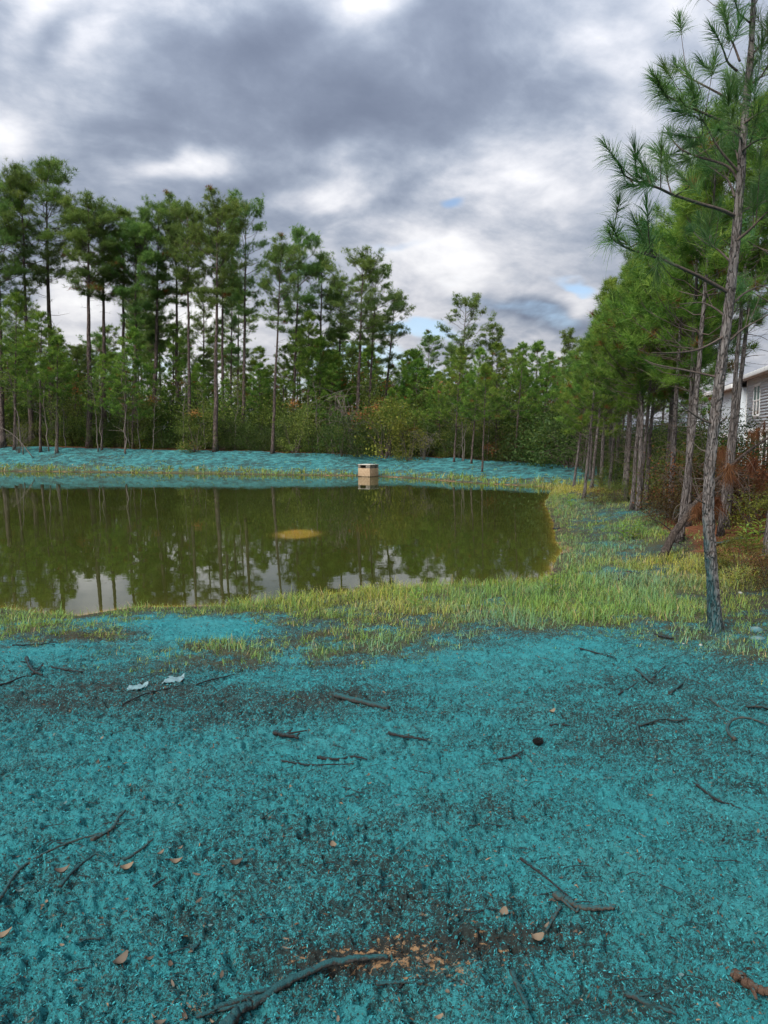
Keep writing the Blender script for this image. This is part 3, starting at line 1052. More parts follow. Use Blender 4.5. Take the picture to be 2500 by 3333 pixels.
# the tall pines that stand out along the far bank: base column, top column/row, distance, prototype, crown width factor, label
FAR = [
    (8, -5, 600, 55, 1, 1.0, 'tall pine cut by the photo edge beside the two tallest pines'),
    (101, 72, 545, 56, 3, 1.0, 'tall pine with spreading crown beside the very tallest pine'),
    (170, 152, 502, 57, 0, 1.15, 'very tallest pine of the far wood with dense rounded crown'),
    (288, 287, 628, 55, 5, 1.2, 'slim tall pine with bare arching limb above the sky gap'),
    (342, 332, 652, 57, 5, 1.1, 'slim tall pine close behind the one with the arching limb'),
    (404, 402, 672, 58, 2, 1.0, 'dark tall pine with short crown, first of three close trunks'),
    (437, 446, 715, 56, 1, 1.0, 'shorter dark pine at the end of three close trunks'),
    (502, 517, 640, 57, 5, 1.05, 'thin-crowned tall pine with curved trunk over pale brush'),
    (575, 570, 632, 58, 0, 0.9, 'tall pine with crown merged into its thinner neighbour'),
    (617, 612, 665, 55, 2, 0.85, 'pine with straight grey trunk before the big round-headed pair'),
    (700, 704, 622, 51.5, 0, 1.05, 'tall round-headed pine standing alone at the edge of the mulched bank'),
    (726, 722, 690, 57, 2, 0.8, 'pine trunk close behind the round-headed pine on the bank edge'),
    (788, 800, 632, 55, 3, 0.85, 'tall round-headed pine paired with the one on the bank edge'),
    (750, 752, 900, 58, 4, 0.8, 'short slim pine between the two round-headed pines'),
    (886, 914, 765, 50.0, 0, 0.85, 'leaning pine with pale straight trunk rooted in the blue-green bank'),
    (948, 984, 738, 56, 1, 0.9, 'leaning pine with tall round head behind the pale straight trunk'),
    (1040, 1052, 818, 58, 4, 1.0, 'pine with low ragged crown in the middle of the far wood'),
    (1100, 1108, 900, 60, 2, 1.0, 'half hidden pine next to the wide-crowned pine'),
    (1157, 1180, 812, 54, 3, 1.15, 'wide-crowned pine behind the concrete outlet box'),
    (1191, 1226, 850, 56, 3, 0.95, 'second trunk of the wide crown behind the concrete outlet box'),
    (1236, 1285, 935, 58, 4, 1.0, 'last tall pine of the wood, its crown hanging out over the gap'),
    (1380, 1398, 1076, 66, 0, 1.0, 'round-topped distant pine beside the gap of blue sky'),
    (1492, 1520, 952, 64, 3, 1.05, 'big broad pine rising above the row of bright young pines'),
    (1600, 1606, 1052, 68, 1, 1.0, 'flat-topped distant pine leaning against the big broad pine'),
    (1668, 1672, 1130, 75, 2, 1.0, 'small distant pine top above the bright young pines'),
    (1850, 1852, 1066, 72, 5, 0.9, 'lone distant pine top with open crown against the sky'),
]
for bx, tx, ty, Y, k, sx, lab in FAR:
    b = foot(bx, Y)
    tp = at_y(tx, ty, Y)
    place('tall_pine', TALL[k], b, tp[2] - b[2], 22.0, lab, 'pine tree', 'tall pines along the far bank', tp, sx * 1.14, rnd.uniform(0, 6.28))

# deeper wood behind them
rngf = np.random.default_rng(11)
for i in range(84):
    px = rngf.uniform(-260, 2050)
    Y = rngf.uniform(60, 115)
    sky = np.interp(px, [0, 250, 420, 800, 1150, 1300, 1500, 1800, 2050], [960, 1050, 980, 980, 1020, 1150, 1120, 1180, 1150])
    ty = sky + rngf.uniform(-60, 240)
    if 195 < px < 290 and ty < 1080:
        ty = 1120
    b = foot(px, Y)
    tp = at_y(px + rngf.normal(0, 12), ty, Y)
    place('wood_pine', TALL[int(rngf.integers(0, 6))], b, max(tp[2] - b[2], 7.0), 22.0, 'pine trunk and crown deep in the wood behind the tall pines', 'pine tree',
          'pines deep in the far wood', tp, rngf.uniform(0.95, 1.35), rngf.uniform(0, 6.28))

# bright middle-storey pines along the far bank
MIDL = [(45, 950, 54, 0), (130, 1010, 53, 1), (185, 1085, 52.5, 2), (330, 1150, 53, 0), (405, 1130, 52, 1), (430, 1060, 54, 2), (560, 1050, 58, 0),
        (640, 1180, 57, 1), (730, 1230, 55, 2), (840, 1180, 57, 0), (920, 1120, 57, 1), (1000, 1010, 55, 0), (1040, 1090, 54, 2), (1075, 1180, 53, 1),
        (1090, 1150, 56, 0), (1130, 1250, 55, 1), (1270, 1260, 52, 2), (1300, 1300, 50, 1), (1350, 1340, 48, 0), (1420, 1280, 50, 2)]
for im, (px, ty, Y, k) in enumerate(sorted(MIDL)):
    b = foot(px, Y)
    tp = at_y(px + 6, ty, Y)
    place('young_pine', MIDP[k], b, tp[2] - b[2], 12.0, 'bright half-grown pine in the far wood, %s counting from the fallen pole' % nth(im), 'pine tree',
          'half-grown pines in the far wood', tp, 1.25, rnd.uniform(0, 6.28))
for i, px in enumerate(sorted(rngf.uniform(-20, 1420, 52))):
    Y = rngf.uniform(55, 78)
    b = foot(px, Y)
    tp = at_y(px + rngf.normal(0, 12), rngf.uniform(1120, 1330), Y)
    place('understorey_pine', MIDP[i % 3], b, max(tp[2] - b[2], 4.0), 12.0, 'dim half-grown pine filling the wood behind the bright half-grown pines', 'pine tree', 'dim half-grown pines deep in the far wood', tp, 1.5, rngf.uniform(0, 6.28))
# row of young pines on the bank between the concrete box and the corner of the pond
ROW = [(1478, 1500, 1125, 44, 1, 'slim'), (1535, 1566, 1128, 43, 0, 'leaning'), (1571, 1580, 1180, 39.5, 2, 'lowest-standing'), (1614, 1616, 1112, 44, 1, 'upright'),
       (1677, 1704, 1112, 43, 0, 'bushy-topped'), (1740, 1754, 1106, 44.5, 2, 'tallest'), (1757, 1790, 1140, 43, 1, 'crooked')]
ROWLAB = ['slim young pine first in the bright row past the concrete box', 'young pine with forked lower limbs, second in the bright row on the bank',
          'young pine rooted down on the mulched slope by the water', 'upright young pine in the middle of the bright row on the bank',
          'young pine with clean trunk and bushy top in the bright row on the bank', 'double-trunked young pine near the end of the bright row on the bank',
          'crooked young pine last in the bright row on the bank']
for (bx, tx, ty, Y, k, w), lab in zip(ROW, ROWLAB):
    b = foot(bx, Y)
    tp = at_y(tx, ty, Y)
    place('young_pine', MIDP[k], b, tp[2] - b[2], 12.0, lab, 'pine tree', 'bright young pines on the bank', tp, 1.2, rnd.uniform(0, 6.28))
for i, px in enumerate(sorted(rngf.uniform(1380, 1960, 16))):
    Y = rngf.uniform(48, 60)
    b = foot(px, Y)
    tp = at_y(px + rngf.normal(0, 15), rngf.uniform(1130, 1330), Y)
    place('young_pine', MIDP[i % 3], b, tp[2] - b[2], 12.0, 'young pine behind the bright row, %s counting away from the concrete box' % nth(i), 'pine tree', 'young pines behind the bright row', tp, 1.3, rngf.uniform(0, 6.28))

# young pines beside the pond, towards the house: base column/row, top column/row, prototype, width
RIGHT = [
    (2211, 1765, 2352, 330, 5, 1.0, 'young pine with thick scaly trunk just behind the close pine'),
    (2056, 1660, 2125, 800, 1, 1.0, 'straight young pine at the edge of the grass, one of a pair of trunks'),
    (2078, 1655, 2165, 760, 2, 1.0, 'second trunk of the pair at the edge of the grass'),
    (2160, 1640, 2262, 560, 5, 1.0, 'young pine rising out of the dark green bush'),
    (2002, 1590, 2062, 850, 0, 1.0, 'young pine with low sweeping boughs over the path'),
    (1954, 1580, 1990, 900, 3, 1.1, 'small dark-stemmed young pine leaning out over yellow grass'),
    (2345, 1745, 2480, 330, 4, 0.9, 'first of two slim pines between the close pine and the house'),
    (2362, 1720, 2505, 280, 4, 0.85, 'second of two slim pines between the close pine and the house'),
    (2505, 1690, 2610, 60, 4, 1.0, 'tall slim pine whose crown fills the top corner behind the close pine'),
    (2030, 1605, 2080, 800, 2, 1.0, 'young pine half hidden behind the pair of trunks'),
    (1920, 1560, 1935, 1090, 1, 1.25, 'bushy young pine by the dark thicket at the pond corner'),
    (1985, 1545, 1990, 960, 3, 1.2, 'dense young pine beyond the yellow grass'),
]
for bx, by, tx, ty, k, sx, lab in RIGHT:
    b = on_ground(bx, by)
    b[2] -= 0.05
    tp = at_y(tx, ty, b[1])
    place('young_pine', YOUNG[k], b, tp[2] - b[2], 9.0, lab, 'pine tree', 'young pines beside the pond', tp, sx, rnd.uniform(0, 6.28))
for i, (px, Y, ty) in enumerate(sorted([(2110, 21, 820), (2170, 24, 900), (2240, 19, 640), (2060, 27, 1000), (1900, 36, 1160), (1840, 40, 1180),
                                 (1960, 33, 1080), (2020, 38, 1080), (2150, 33, 1000), (2230, 38, 1080), (1930, 29, 1010), (1990, 26, 930), (2045, 22, 860), (2085, 19, 780), (1870, 31, 1120), (2190, 17, 640), (2250, 15, 520), (1905, 25, 1060)])):
    b = foot(px, Y)
    tp = at_y(px + rnd.uniform(20, 60), ty, Y)
    place('young_pine', YOUNG[i % 4], b, tp[2] - b[2], 9.0, 'young pine deep in the pondside stand, %s from the pond corner' % nth(i), 'pine tree', 'young pines towards the house', tp, 1.15, rnd.uniform(0, 6.28))
# ------------------------------------------------------------------ understorey
def shrub(seed, h, w, nleaf, size, mat, stems=8, dead=0.0, wood=None, flat=0.8, nclump=26, hollow=0.35):
    rng = np.random.default_rng(seed)
    ms, ml = MB(), MB()
    cl = []
    for _ in range(nclump):
        a = rng.uniform(0, 6.28)
        k = rng.uniform(0.05, 1.0)
        rr = w * math.sqrt(rng.uniform(hollow, 1)) * (math.sin(math.pi * (0.18 + 0.74 * k)) ** 0.7)
        cl.append((rr * math.cos(a), rr * math.sin(a), h * k * rng.uniform(0.82, 1.08)))
    cl = np.array(cl)
    for c in cl[rng.permutation(nclump)[:max(stems, nclump // 2)]]:
        b = np.array([c[0] * 0.12, c[1] * 0.12, -0.06]) + rng.normal(0, 0.05 * w, 3) * [1, 1, 0]
        m = (b + c) / 2 + np.array([-c[0] * 0.18, -c[1] * 0.18, 0.12 * h]) + rng.normal(0, 0.05 * h, 3)
        ms.tube(spline([b, m, c], 6), np.linspace(0.016, 0.004, 6) * h / 2.2, 4, 0, cap=False)
    n_each = nleaf // nclump
    P_, T_ = [], []
    for c in cl:
        sg = w * rng.uniform(0.14, 0.30)
        P_.append(c + rng.normal(0, 1, (n_each, 3)) * [sg, sg, sg * flat])
        t0 = 2.0 if rng.random() < dead else np.clip(rng.normal(0.42, 0.25), 0, 1)
        T_.append(np.clip(t0 + rng.normal(0, 0.15, n_each), 0, 2))
    P_ = np.concatenate(P_)
    T_ = np.concatenate(T_)
    ok = P_[:, 2] > 0.03
    leaves(ml, P_[ok], size, rng, 0, T_[ok])
    return ms.mesh('shrub_stems', [wood or M_twig], 'quads'), ml.mesh('shrub_foliage', [mat])


THICK = [shrub(400, 3.6, 1.7, 3000, 0.16, M_leaf, dead=0.03), shrub(401, 3.0, 1.9, 3000, 0.15, M_leaf_dark), shrub(402, 4.4, 1.6, 3200, 0.17, M_leaf, dead=0.03),
         shrub(403, 2.2, 1.6, 2200, 0.14, M_leaf_brown, dead=0.2, hollow=0.1), shrub(404, 3.4, 1.6, 2800, 0.15, M_leaf_yellow, dead=0.05), shrub(405, 2.6, 1.8, 2600, 0.14, M_leaf_dark)]
BUSH = [shrub(420, 1.7, 1.0, 5200, 0.062, M_leaf, nclump=40), shrub(421, 2.1, 1.0, 5600, 0.060, M_leaf_dark, nclump=44), shrub(422, 1.2, 0.9, 4200, 0.055, M_leaf_brown, dead=0.2, nclump=34, hollow=0.1),
        shrub(423, 1.3, 0.7, 3000, 0.070, M_leaf_yellow, nclump=26)]
SP_ = ('stem', 'foliage')


def bare_brush(seed, h, w, n, wood):
    """leafless arching twigs"""
    rng = np.random.default_rng(seed)
    ms = MB()
    for _ in range(n):
        a = rng.uniform(0, 6.28)
        L = h * rng.uniform(0.5, 1.0)
        out = w * rng.uniform(0.3, 1.0)
        p = np.array([[0, 0, -0.05], [out * 0.25 * math.cos(a), out * 0.25 * math.sin(a), L * 0.6], [out * 0.7 * math.cos(a), out * 0.7 * math.sin(a), L], [out * math.cos(a), out * math.sin(a), L * rng.uniform(0.6, 1.0)]])
        p[1:] += rng.normal(0, 0.06 * h, (3, 3))
        c = spline(p, 9)
        ms.tube(c, np.linspace(0.013, 0.004, 9) * h / 2, 4, 0, cap=False)
        for _k in range(6):
            i = rng.integers(3, 8)
            dd = rng.normal(0, 1, 3) * [1, 1, 0.6]
            ms.tube(np.array([c[i], c[i] + dd * 0.12 * h, c[i] + dd * 0.2 * h + [0, 0, -0.05 * h]]), np.array([0.007, 0.005, 0.003]) * h / 2, 3, 0, cap=False)
    return (ms.mesh('bare_brush_twigs', [wood], 'quads'),)


BARE = [bare_brush(440, 3.4, 1.6, 16, M_twig_pale), bare_brush(441, 2.2, 1.5, 14, M_twig_pale), bare_brush(442, 1.3, 1.0, 12, M_twig)]


def sapling(seed, h, r0, leafy):
    rng = np.random.default_rng(seed)
    mt, mc = MB(), MB()
    n = 14
    t = np.linspace(0, 1, n)
    w = np.cumsum(rng.normal(0, 0.012 * h, (n, 2)), 0)
    ctr = np.stack([w[:, 0], w[:, 1], t * h], -1)
    mt.tube(ctr, r0 * (1 - 0.8 * t), 6, 0)
    P_ = []
    for _ in range(26):
        k = rng.uniform(0.2, 1)
        p = np.array([np.interp(k, t, ctr[:, 0]), np.interp(k, t, ctr[:, 1]), k * h])
        a = rng.uniform(0, 6.28)
        L = h * rng.uniform(0.06, 0.2) * (1.2 - 0.6 * k)
        e = p + L * np.array([math.cos(a), math.sin(a), rng.uniform(0.0, 0.9)])
        mc.tube(np.array([p, (p + e) / 2 + [0, 0, 0.03 * L], e]), [r0 * 0.32, r0 * 0.22, r0 * 0.1], 3, 0, cap=False)
        if k > 0.45 or leafy > 0.6:
            P_.append(e + rng.normal(0, 0.13 * L + 0.10, (int(30 * leafy), 3)))
    P_ = np.concatenate(P_)
    leaves(mc, P_, 0.13, rng, 1)
    return mt.mesh('sapling_trunk', [M_twig_pale], True), mc.mesh('sapling_crown', [M_twig_pale, M_leaf], 'quads')


SAPL = [sapling(450, 5.5, 0.045, 0.35), sapling(451, 4.2, 0.035, 0.6), sapling(452, 6.5, 0.05, 0.2)]


def put_shrub(name, meshes, base, ph, h, label, group, sxy=1.0, parts=SP_, cat='shrub'):
    return place(name, meshes, base, h, ph, label, cat, group, None, sxy, rnd.uniform(0, 6.28), parts)


# thicket along the crest of the far bank
thick_h = [3.6, 3.0, 4.4, 2.2, 3.4, 2.6]
rngt = np.random.default_rng(23)
for row, (off, hs) in enumerate(((6.9, 0.62), (9.0, 0.95), (12.5, 1.15), (17.0, 1.35))):
    px = -30.0 + row * 12
    cnt = 0
    while px < 1960:
        Yc = 40.0
        for _ in range(40):                                  # distance at which this column is 'off' metres behind the water
            q = foot(px, Yc)
            s_ = float(shore_dist(q[0], q[1]))
            if s_ >= off and Yc > 36:
                break
            Yc += 0.6
        k = int(rngt.choice([0, 1, 2, 3, 5], p=[.31, .24, .27, .02, .16])) if row else int(rngt.choice([0, 0, 1, 1, 5, 5]))
        hh = thick_h[k] * hs * rngt.uniform(0.75, 1.2)
        Yq = Yc + rngt.uniform(-0.4, 0.8)
        lab = ['low ragged brush on the far crest, %s from the fallen pole' % nth(cnt), 'leafy shrub at the foot of the far pines, %s from the fallen pole' % nth(cnt),
               'tall dim thicket shrub behind the first shrubs of the far wood', 'dim undergrowth filling the back of the far wood'][row]
        cnt += 1
        put_shrub('thicket_shrub', THICK[k], foot(px, Yq), thick_h[k], hh, lab,
                  ['brush on the far crest', 'shrubs at the foot of the far pines', 'shrubs behind the first row', 'undergrowth deep in the far wood'][row], 1.15)
        px += rngt.uniform(34, 62) * (1.0 if row < 2 else 1.25)
SPECIAL = [
    (1255, 47.5, 4, 4.3, 1.05, 'tall yellow-green shrub behind the concrete outlet box'), (1110, 48.5, 1, 2.7, 1.1, 'rounded dark evergreen shrub on the crest before the concrete box'),
    (1165, 48, 5, 2.1, 1.0, 'low dark shrub between the evergreen and the yellow-green shrub'), (1330, 46, 4, 3.0, 0.9, 'smaller yellow-green shrub on the crest past the concrete box'),
    (960, 50, 0, 3.2, 1.0, 'olive shrub with yellow leaves behind the pale straight trunk'), (640, 51.5, 2, 3.0, 1.2, 'wide grey-green shrub before the round-headed pines'),
    (1860, 38, 5, 3.2, 1.1, 'dark dense thicket in the corner of the pond'), (1820, 40, 1, 3.0, 1.2, 'dark shrub beside the dense corner thicket'),
    (1905, 37, 1, 2.8, 1.0, 'dark shrub under the dense young pine at the pond corner'), (1740, 42.5, 3, 1.7, 1.2, 'dry brown brush below the bright row of pines'),
    (1640, 44, 3, 1.6, 1.2, 'reddish dry brush between trunks of the bright row')]
for px, Y, k, hh, sx, lab in SPECIAL:
    put_shrub('shrub', THICK[k], foot(px, Y), thick_h[k], hh, lab, 'single shrubs on the far bank', sx)
for px, Y, k, hh, lab in [(1145, 49.5, 0, 4.4, 'bare grey shrub with drooping twigs above the concrete box'), 
                          (60, 53, 1, 2.4, 'bare brush near the leaning pole of the far bank'),
                          (1380, 46, 1, 2.3, 'bare twiggy brush past the yellow-green shrub')]:
    put_shrub('bare_shrub', BARE[k], foot(px, Y), (3.4, 2.2)[k], hh, lab, 'leafless shrubs on the far bank', 1.0, ('twig_mass',))
SAP = [(64, 52.5, 0, 6.8), (160, 53, 2, 7.5), (178, 52, 1, 4.6), (215, 54, 1, 4.4), (313, 52.5, 0, 5.6), (327, 53, 2, 6.4), (403, 51.6, 2, 7.6), (415, 54, 0, 5.2), (455, 53, 1, 4.8),
       (498, 52, 0, 5.0), (600, 53, 2, 6.0), (668, 52, 1, 4.5), (770, 53, 0, 5.6), (1005, 51, 1, 4.2), (1040, 50, 2, 5.0), (1080, 50, 0, 4.0), (1310, 47, 1, 3.6), (1505, 44, 2, 4.6), (1515, 44, 0, 4.0),
       (1585, 44, 1, 3.6), (1630, 44, 2, 4.0), (1790, 43, 1, 3.2)]
sap_h = [5.5, 4.2, 6.5]
for i, (px, Y, k, hh) in enumerate(sorted(SAP)):
    b = foot(px, Y)
    place('sapling', SAPL[k], b, hh, sap_h[k], 'thin pale-stemmed sapling in the far brush, %s from the fallen pole' % nth(i), 'sapling', 'pale saplings along the far bank',
          b + np.array([rnd.uniform(-.3, .3), 0, hh]), 1.0, rnd.uniform(0, 6.28))
# leaning pole at the edge of the wood
mb = MB()
pts = np.array([at_y(-60, 1365, 52), at_y(40, 1412, 52), foot(105, 51.5) + [0, 0, 0.1]])
mb.tube(spline(pts, 8), np.linspace(0.02, 0.035, 8), 6)
tag(obj('fallen_pole', mb.mesh('fallen_pole', [M_twig_pale], True)), 'slender fallen trunk slanting down onto the far bank', 'fallen trunk')

# bushes beside the pond towards the house
bush_h = [1.7, 2.1, 1.2, 1.3]
BUSHES = [(1985, 1590, 3, 0.9, 0.9, 'olive bush by the yellow grass on the pond path'), (1965, 1640, 2, 0.5, 1.2, 'low dark tangle spilling onto the pond path'),
          (2010, 1635, 0, 0.7, 0.9, 'yellow-tipped bush before the pair of pine trunks'), (2140, 1600, 0, 2.0, 0.9, 'big dark green bush round the pine beside the pair of trunks'),
          (2180, 1605, 1, 2.1, 1.0, 'dark bush between the scaly pine and the big dark bush'), (2100, 1575, 1, 2.2, 0.9, 'dark bush behind the pair of pine trunks'),
          (2030, 1568, 0, 1.5, 0.9, 'shadowy bush under the sweeping boughs'), (1945, 1550, 1, 1.5, 0.9, 'dark bush at the bend of the path'),
          (2265, 1690, 2, 1.3, 1.2, 'brown brush behind the leaning dead trunk'), (2380, 1690, 2, 1.2, 1.4, 'brown brush under the red dead needles'),
          (2450, 1650, 1, 1.7, 1.1, 'dark green bush in front of the screened porch'), (2490, 1745, 3, 0.9, 1.0, 'yellow-green weed bush at the photo edge by the stump'),
          (2490, 1905, 2, 0.5, 1.1, 'low dry tangle beside the blue-green stones'), (2300, 1640, 0, 1.8, 1.2, 'green bush behind the close pine trunk'),
          (2230, 1620, 0, 2.3, 1.2, 'leafy bush filling the gap behind the scaly pine'), (2480, 1690, 2, 1.4, 1.3, 'rusty brush before the screened porch'),
          (2350, 1620, 1, 2.2, 1.2, 'dark evergreen bush below the two slim pines'), (2410, 1850, 3, 0.55, 1.0, 'yellow weed clump right of the close pine in dry grass'.replace('right of', 'past')),
          (2215, 1700, 2, 0.8, 1.1, 'dry weeds round the foot of the scaly pine'),
          (2110, 1620, 0, 1.3, 0.8, 'light green bush just behind the pair of trunks'), (2190, 1618, 3, 1.2, 0.9, 'yellow-green bush behind the scaly pine'), (2020, 1590, 0, 1.1, 0.8, 'light bush beyond the sweeping boughs'), (2265, 1650, 0, 1.4, 0.8, 'light green bush beside the leaning dead pine')]
for px, py, k, hh, sx, lab in BUSHES:
    b = on_ground(px, py)
    b[2] -= 0.03
    put_shrub('bush', BUSH[k], b, bush_h[k], hh, lab, 'bushes beside the pond', sx * bush_h[k] / hh * min(1.0, (hh / bush_h[k]) ** 0.6), cat='bush')
for i in range(24):
    px, Y = rnd.uniform(2090, 2300), rnd.uniform(23, 37)
    k = rnd.choice([0, 1, 1, 2])
    b = foot(px, Y)
    if px > 2380 and Y > 30:
        continue
    put_shrub('bush', BUSH[k], b, bush_h[k], bush_h[k] * rnd.uniform(0.75, 1.1), 'dim bush back in the stand towards the house', 'bushes towards the house', 1.25, cat='bush')
for px, py, hh, lab in [(2340, 1700, 1.5, 'bare twiggy brush behind the close pine trunk'), (2440, 1720, 1.3, 'bare twiggy brush over the rust-red pine straw'), (2230, 1660, 1.4, 'bare twigs beside the scaly pine')]:
    put_shrub('bare_shrub', BARE[2], on_ground(px, py), 1.3, hh, lab, 'leafless brush beside the pond', 1.0, ('twig_mass',))

# ------------------------------------------------------------------ grass (nobody could count it)
M_grass, nt = material('grass_blades')
gc = nt.attr('col', 'Color')
p = principled(nt, gc, 0.55, None, spec=0.25, link=False)
tr = nt.new('ShaderNodeBsdfTranslucent')
nt.put(tr.inputs[0], gc)
mx = nt.new('ShaderNodeMixShader')
mx.inputs[0].default_value = 0.3
nt.l.new(p, mx.inputs[1])
nt.l.new(tr.outputs[0], mx.inputs[2])
nt.l.new(mx.outputs[0], nt.out.inputs[0])
C_GREEN = np.array([0.175, 0.315, 0.060])
C_YELL = np.array([0.46, 0.41, 0.05])
C_STRAW = np.array([0.50, 0.38, 0.18])
C_TEALG = np.array([0.17, 0.36, 0.26])
C_DARK = np.array([0.035, 0.075, 0.030])


def grass_patch(name, n_try, region, hrange, wid, seed, label, clump=7, dens_pow=1.0, flat=0.35):
    rng = np.random.default_rng(seed)
    x0, x1, y0, y1 = region
    x = rng.uniform(x0, x1, n_try)
    y = rng.uniform(y0, y1, n_try)
    sd = shore_dist(x, y)
    g = grass_density(x, y, sd)
    ok = (rng.random(n_try) < np.clip(g, 0, 1) ** dens_pow) & (sd > -0.25) & (np.abs(x) < 0.78 * y + 1.0)
    x, y, g, sd = x[ok], y[ok], g[ok], sd[ok]
    k = len(x)
    hcl = hrange[0] + (hrange[1] - hrange[0]) * np.clip(g * (0.15 + 1.2 * rng.random(k) ** 1.6), 0, 1.15)
    yel = YELLOW_Z(x, y) + 0.22 * (y > 30) + 0.02 + 0.45 * (fbm(x * 1.3, y * 1.3, 3, 201) - 0.45)
    teal = TEALG_Z(x, y) + 0.9 * (fbm(x * 0.9, y * 0.9, 3, 205) - 0.5)
    x, y, hcl, yel, teal, sd = [np.repeat(a, clump) for a in (x, y, hcl, yel, teal, sd)]
    m = len(x)
    sp = 0.05 + 0.25 * hcl
    x = x + rng.normal(0, 1, m) * sp * 0.5
    y = y + rng.normal(0, 1, m) * sp * 0.5
    h = hcl * rng.uniform(0.45, 1.15, m)
    a = rng.uniform(0, 6.28, m)
    bend = rng.uniform(0.1, 1.25, m) * (0.6 + flat)
    z = gz(x, y) - 0.01
    dx_, dy_ = np.cos(a), np.sin(a)
    sx_, sy_ = -dy_, dx_
    ts = np.array([0, 0.4, 0.75, 1.0])
    V = []
    for i, t in enumerate(ts):
        off = h * bend * t ** 1.7
        zz = z + h * t * (1 - 0.45 * bend * t * t)
        ww = wid * (1 - 0.92 * t ** 1.5) * 0.5
        cx, cy = x + dx_ * off, y + dy_ * off
        if i < 3:
            V.append(np.stack([cx - sx_ * ww, cy - sy_ * ww, zz], -1))
            V.append(np.stack([cx + sx_ * ww, cy + sy_ * ww, zz], -1))
        else:
            V.append(np.stack([cx, cy, zz], -1))
    V = np.stack(V, 1).reshape(-1, 3)
    kq = np.arange(m)[:, None] * 7
    quads = np.concatenate([kq + np.array([[0, 1, 3, 2]]), kq + np.array([[2, 3, 5, 4]])])
    tris = kq + np.array([[4, 5, 6]])
    u = rng.random(m)
    base = C_GREEN[None] * rng.uniform(0.6, 1.4, (m, 1))
    yk = np.clip(yel + rng.normal(0, 0.25, m), 0, 1)[:, None]
    col = base * (1 - yk) + yk * C_YELL * rng.uniform(0.7, 1.25, (m, 1))
    tk = np.clip(teal * 0.9 + rng.normal(0, 0.2, m), 0, 0.85)[:, None]
    col = col * (1 - tk) + tk * C_TEALG * rng.uniform(0.6, 1.3, (m, 1))
    st = (u < 0.06 + 0.12 * np.clip(yel, 0, 1))[:, None]
    col = np.where(st, C_STRAW * rng.uniform(0.5, 1.2, (m, 1)), col)
    col = np.where((u > 0.9)[:, None], C_DARK * rng.uniform(0.7, 1.5, (m, 1)), col)
    me = mesh_np(name, V, tris, quads, [M_grass], attrs={'col': np.repeat(col, 7, 0)})
    o = obj(name, me)
    tag(o, label, 'grass', None, 'stuff')
    return m


grass_patch('shore_grass', 30000, (-8, 8, 5.0, 12.3), (0.03, 0.21), 0.0070, 51, 'green and yellowing grass along the near shore of the pond', 7)
grass_patch('path_grass', 20000, (2.5, 12, 10.0, 34.0), (0.03, 0.20), 0.010, 52, 'sprayed pale green and yellow grass on the bank path beside the pond', 6)
grass_patch('bank_grass', 20000, (-36, 14, 32.0, 56.0), (0.08, 0.45), 0.030, 53, 'short grass at the waterline of the far bank', 5)
# ------------------------------------------------------------------ the close pine at the edge of the mulch
near_base = on_ground(2330, 2058)
near_base[2] -= 0.04
NY = near_base[1]
root = obj('close_pine', None, loc=near_base)
tag(root, 'slender close pine with blue-green sprayed foot at the edge of the mulch', 'pine tree')
tp = [(2330, 2062), (2321, 1930), (2313, 1804), (2305, 1635), (2310, 1530), (2319, 1437), (2339, 1267), (2370, 1013), (2392, 814), (2411, 588), (2424, 384), (2442, 203), (2453, 0), (2466, -200), (2478, -420)]
axis = np.array([at_y(a, b, NY) for a, b in tp])
axis = spline(axis, 300) - near_base
hz = axis[:, 2] - axis[0, 2]
rad = np.interp(hz, [0, 0.12, 0.35, 1.5, 3.0, 4.6, 6.0, 7.4], [0.098, 0.068, 0.056, 0.051, 0.044, 0.034, 0.021, 0.006])
mb = MB()
seg = 44
th = np.arange(seg) * 2 * math.pi / seg
TH, HZ = np.meshgrid(th, hz)
RD = np.repeat(rad[:, None], seg, 1)
pl = fbm(np.cos(TH) * 1.6 + 5 + HZ * 0.2, np.sin(TH) * 1.6 + HZ * 7.5, 3, 301)
pl2 = np.abs(fbm(np.cos(TH) * 4 + 9, np.sin(TH) * 4 + HZ * 16, 2, 305) - 0.5) * 2
RD = RD * (1 + 0.20 * (sstep(0.42, 0.55, pl) - 0.5) + 0.14 * (np.minimum(pl2, 0.35) / 0.35 - 1))
V = np.stack([axis[:, None, 0] + RD * np.cos(TH), axis[:, None, 1] + RD * np.sin(TH), np.repeat(axis[:, 2:3], seg, 1)], -1).reshape(-1, 3)
i = np.arange(299)[:, None] * seg
j = np.arange(seg)[None, :]
mb.add(V, None, np.stack([i + j, i + (j + 1) % seg, i + seg + (j + 1) % seg, i + seg + j], -1).reshape(-1, 4))
obj('trunk', mb.mesh('close_pine_trunk', [M_bark_near], True), root)
rn = np.random.default_rng(77)


def z4(x, y):
    return (1850 + 0.452 * x, 0.452 * y)


def z5(x, y):
    return (1850 + 0.565 * x, 900 + 0.565 * y)


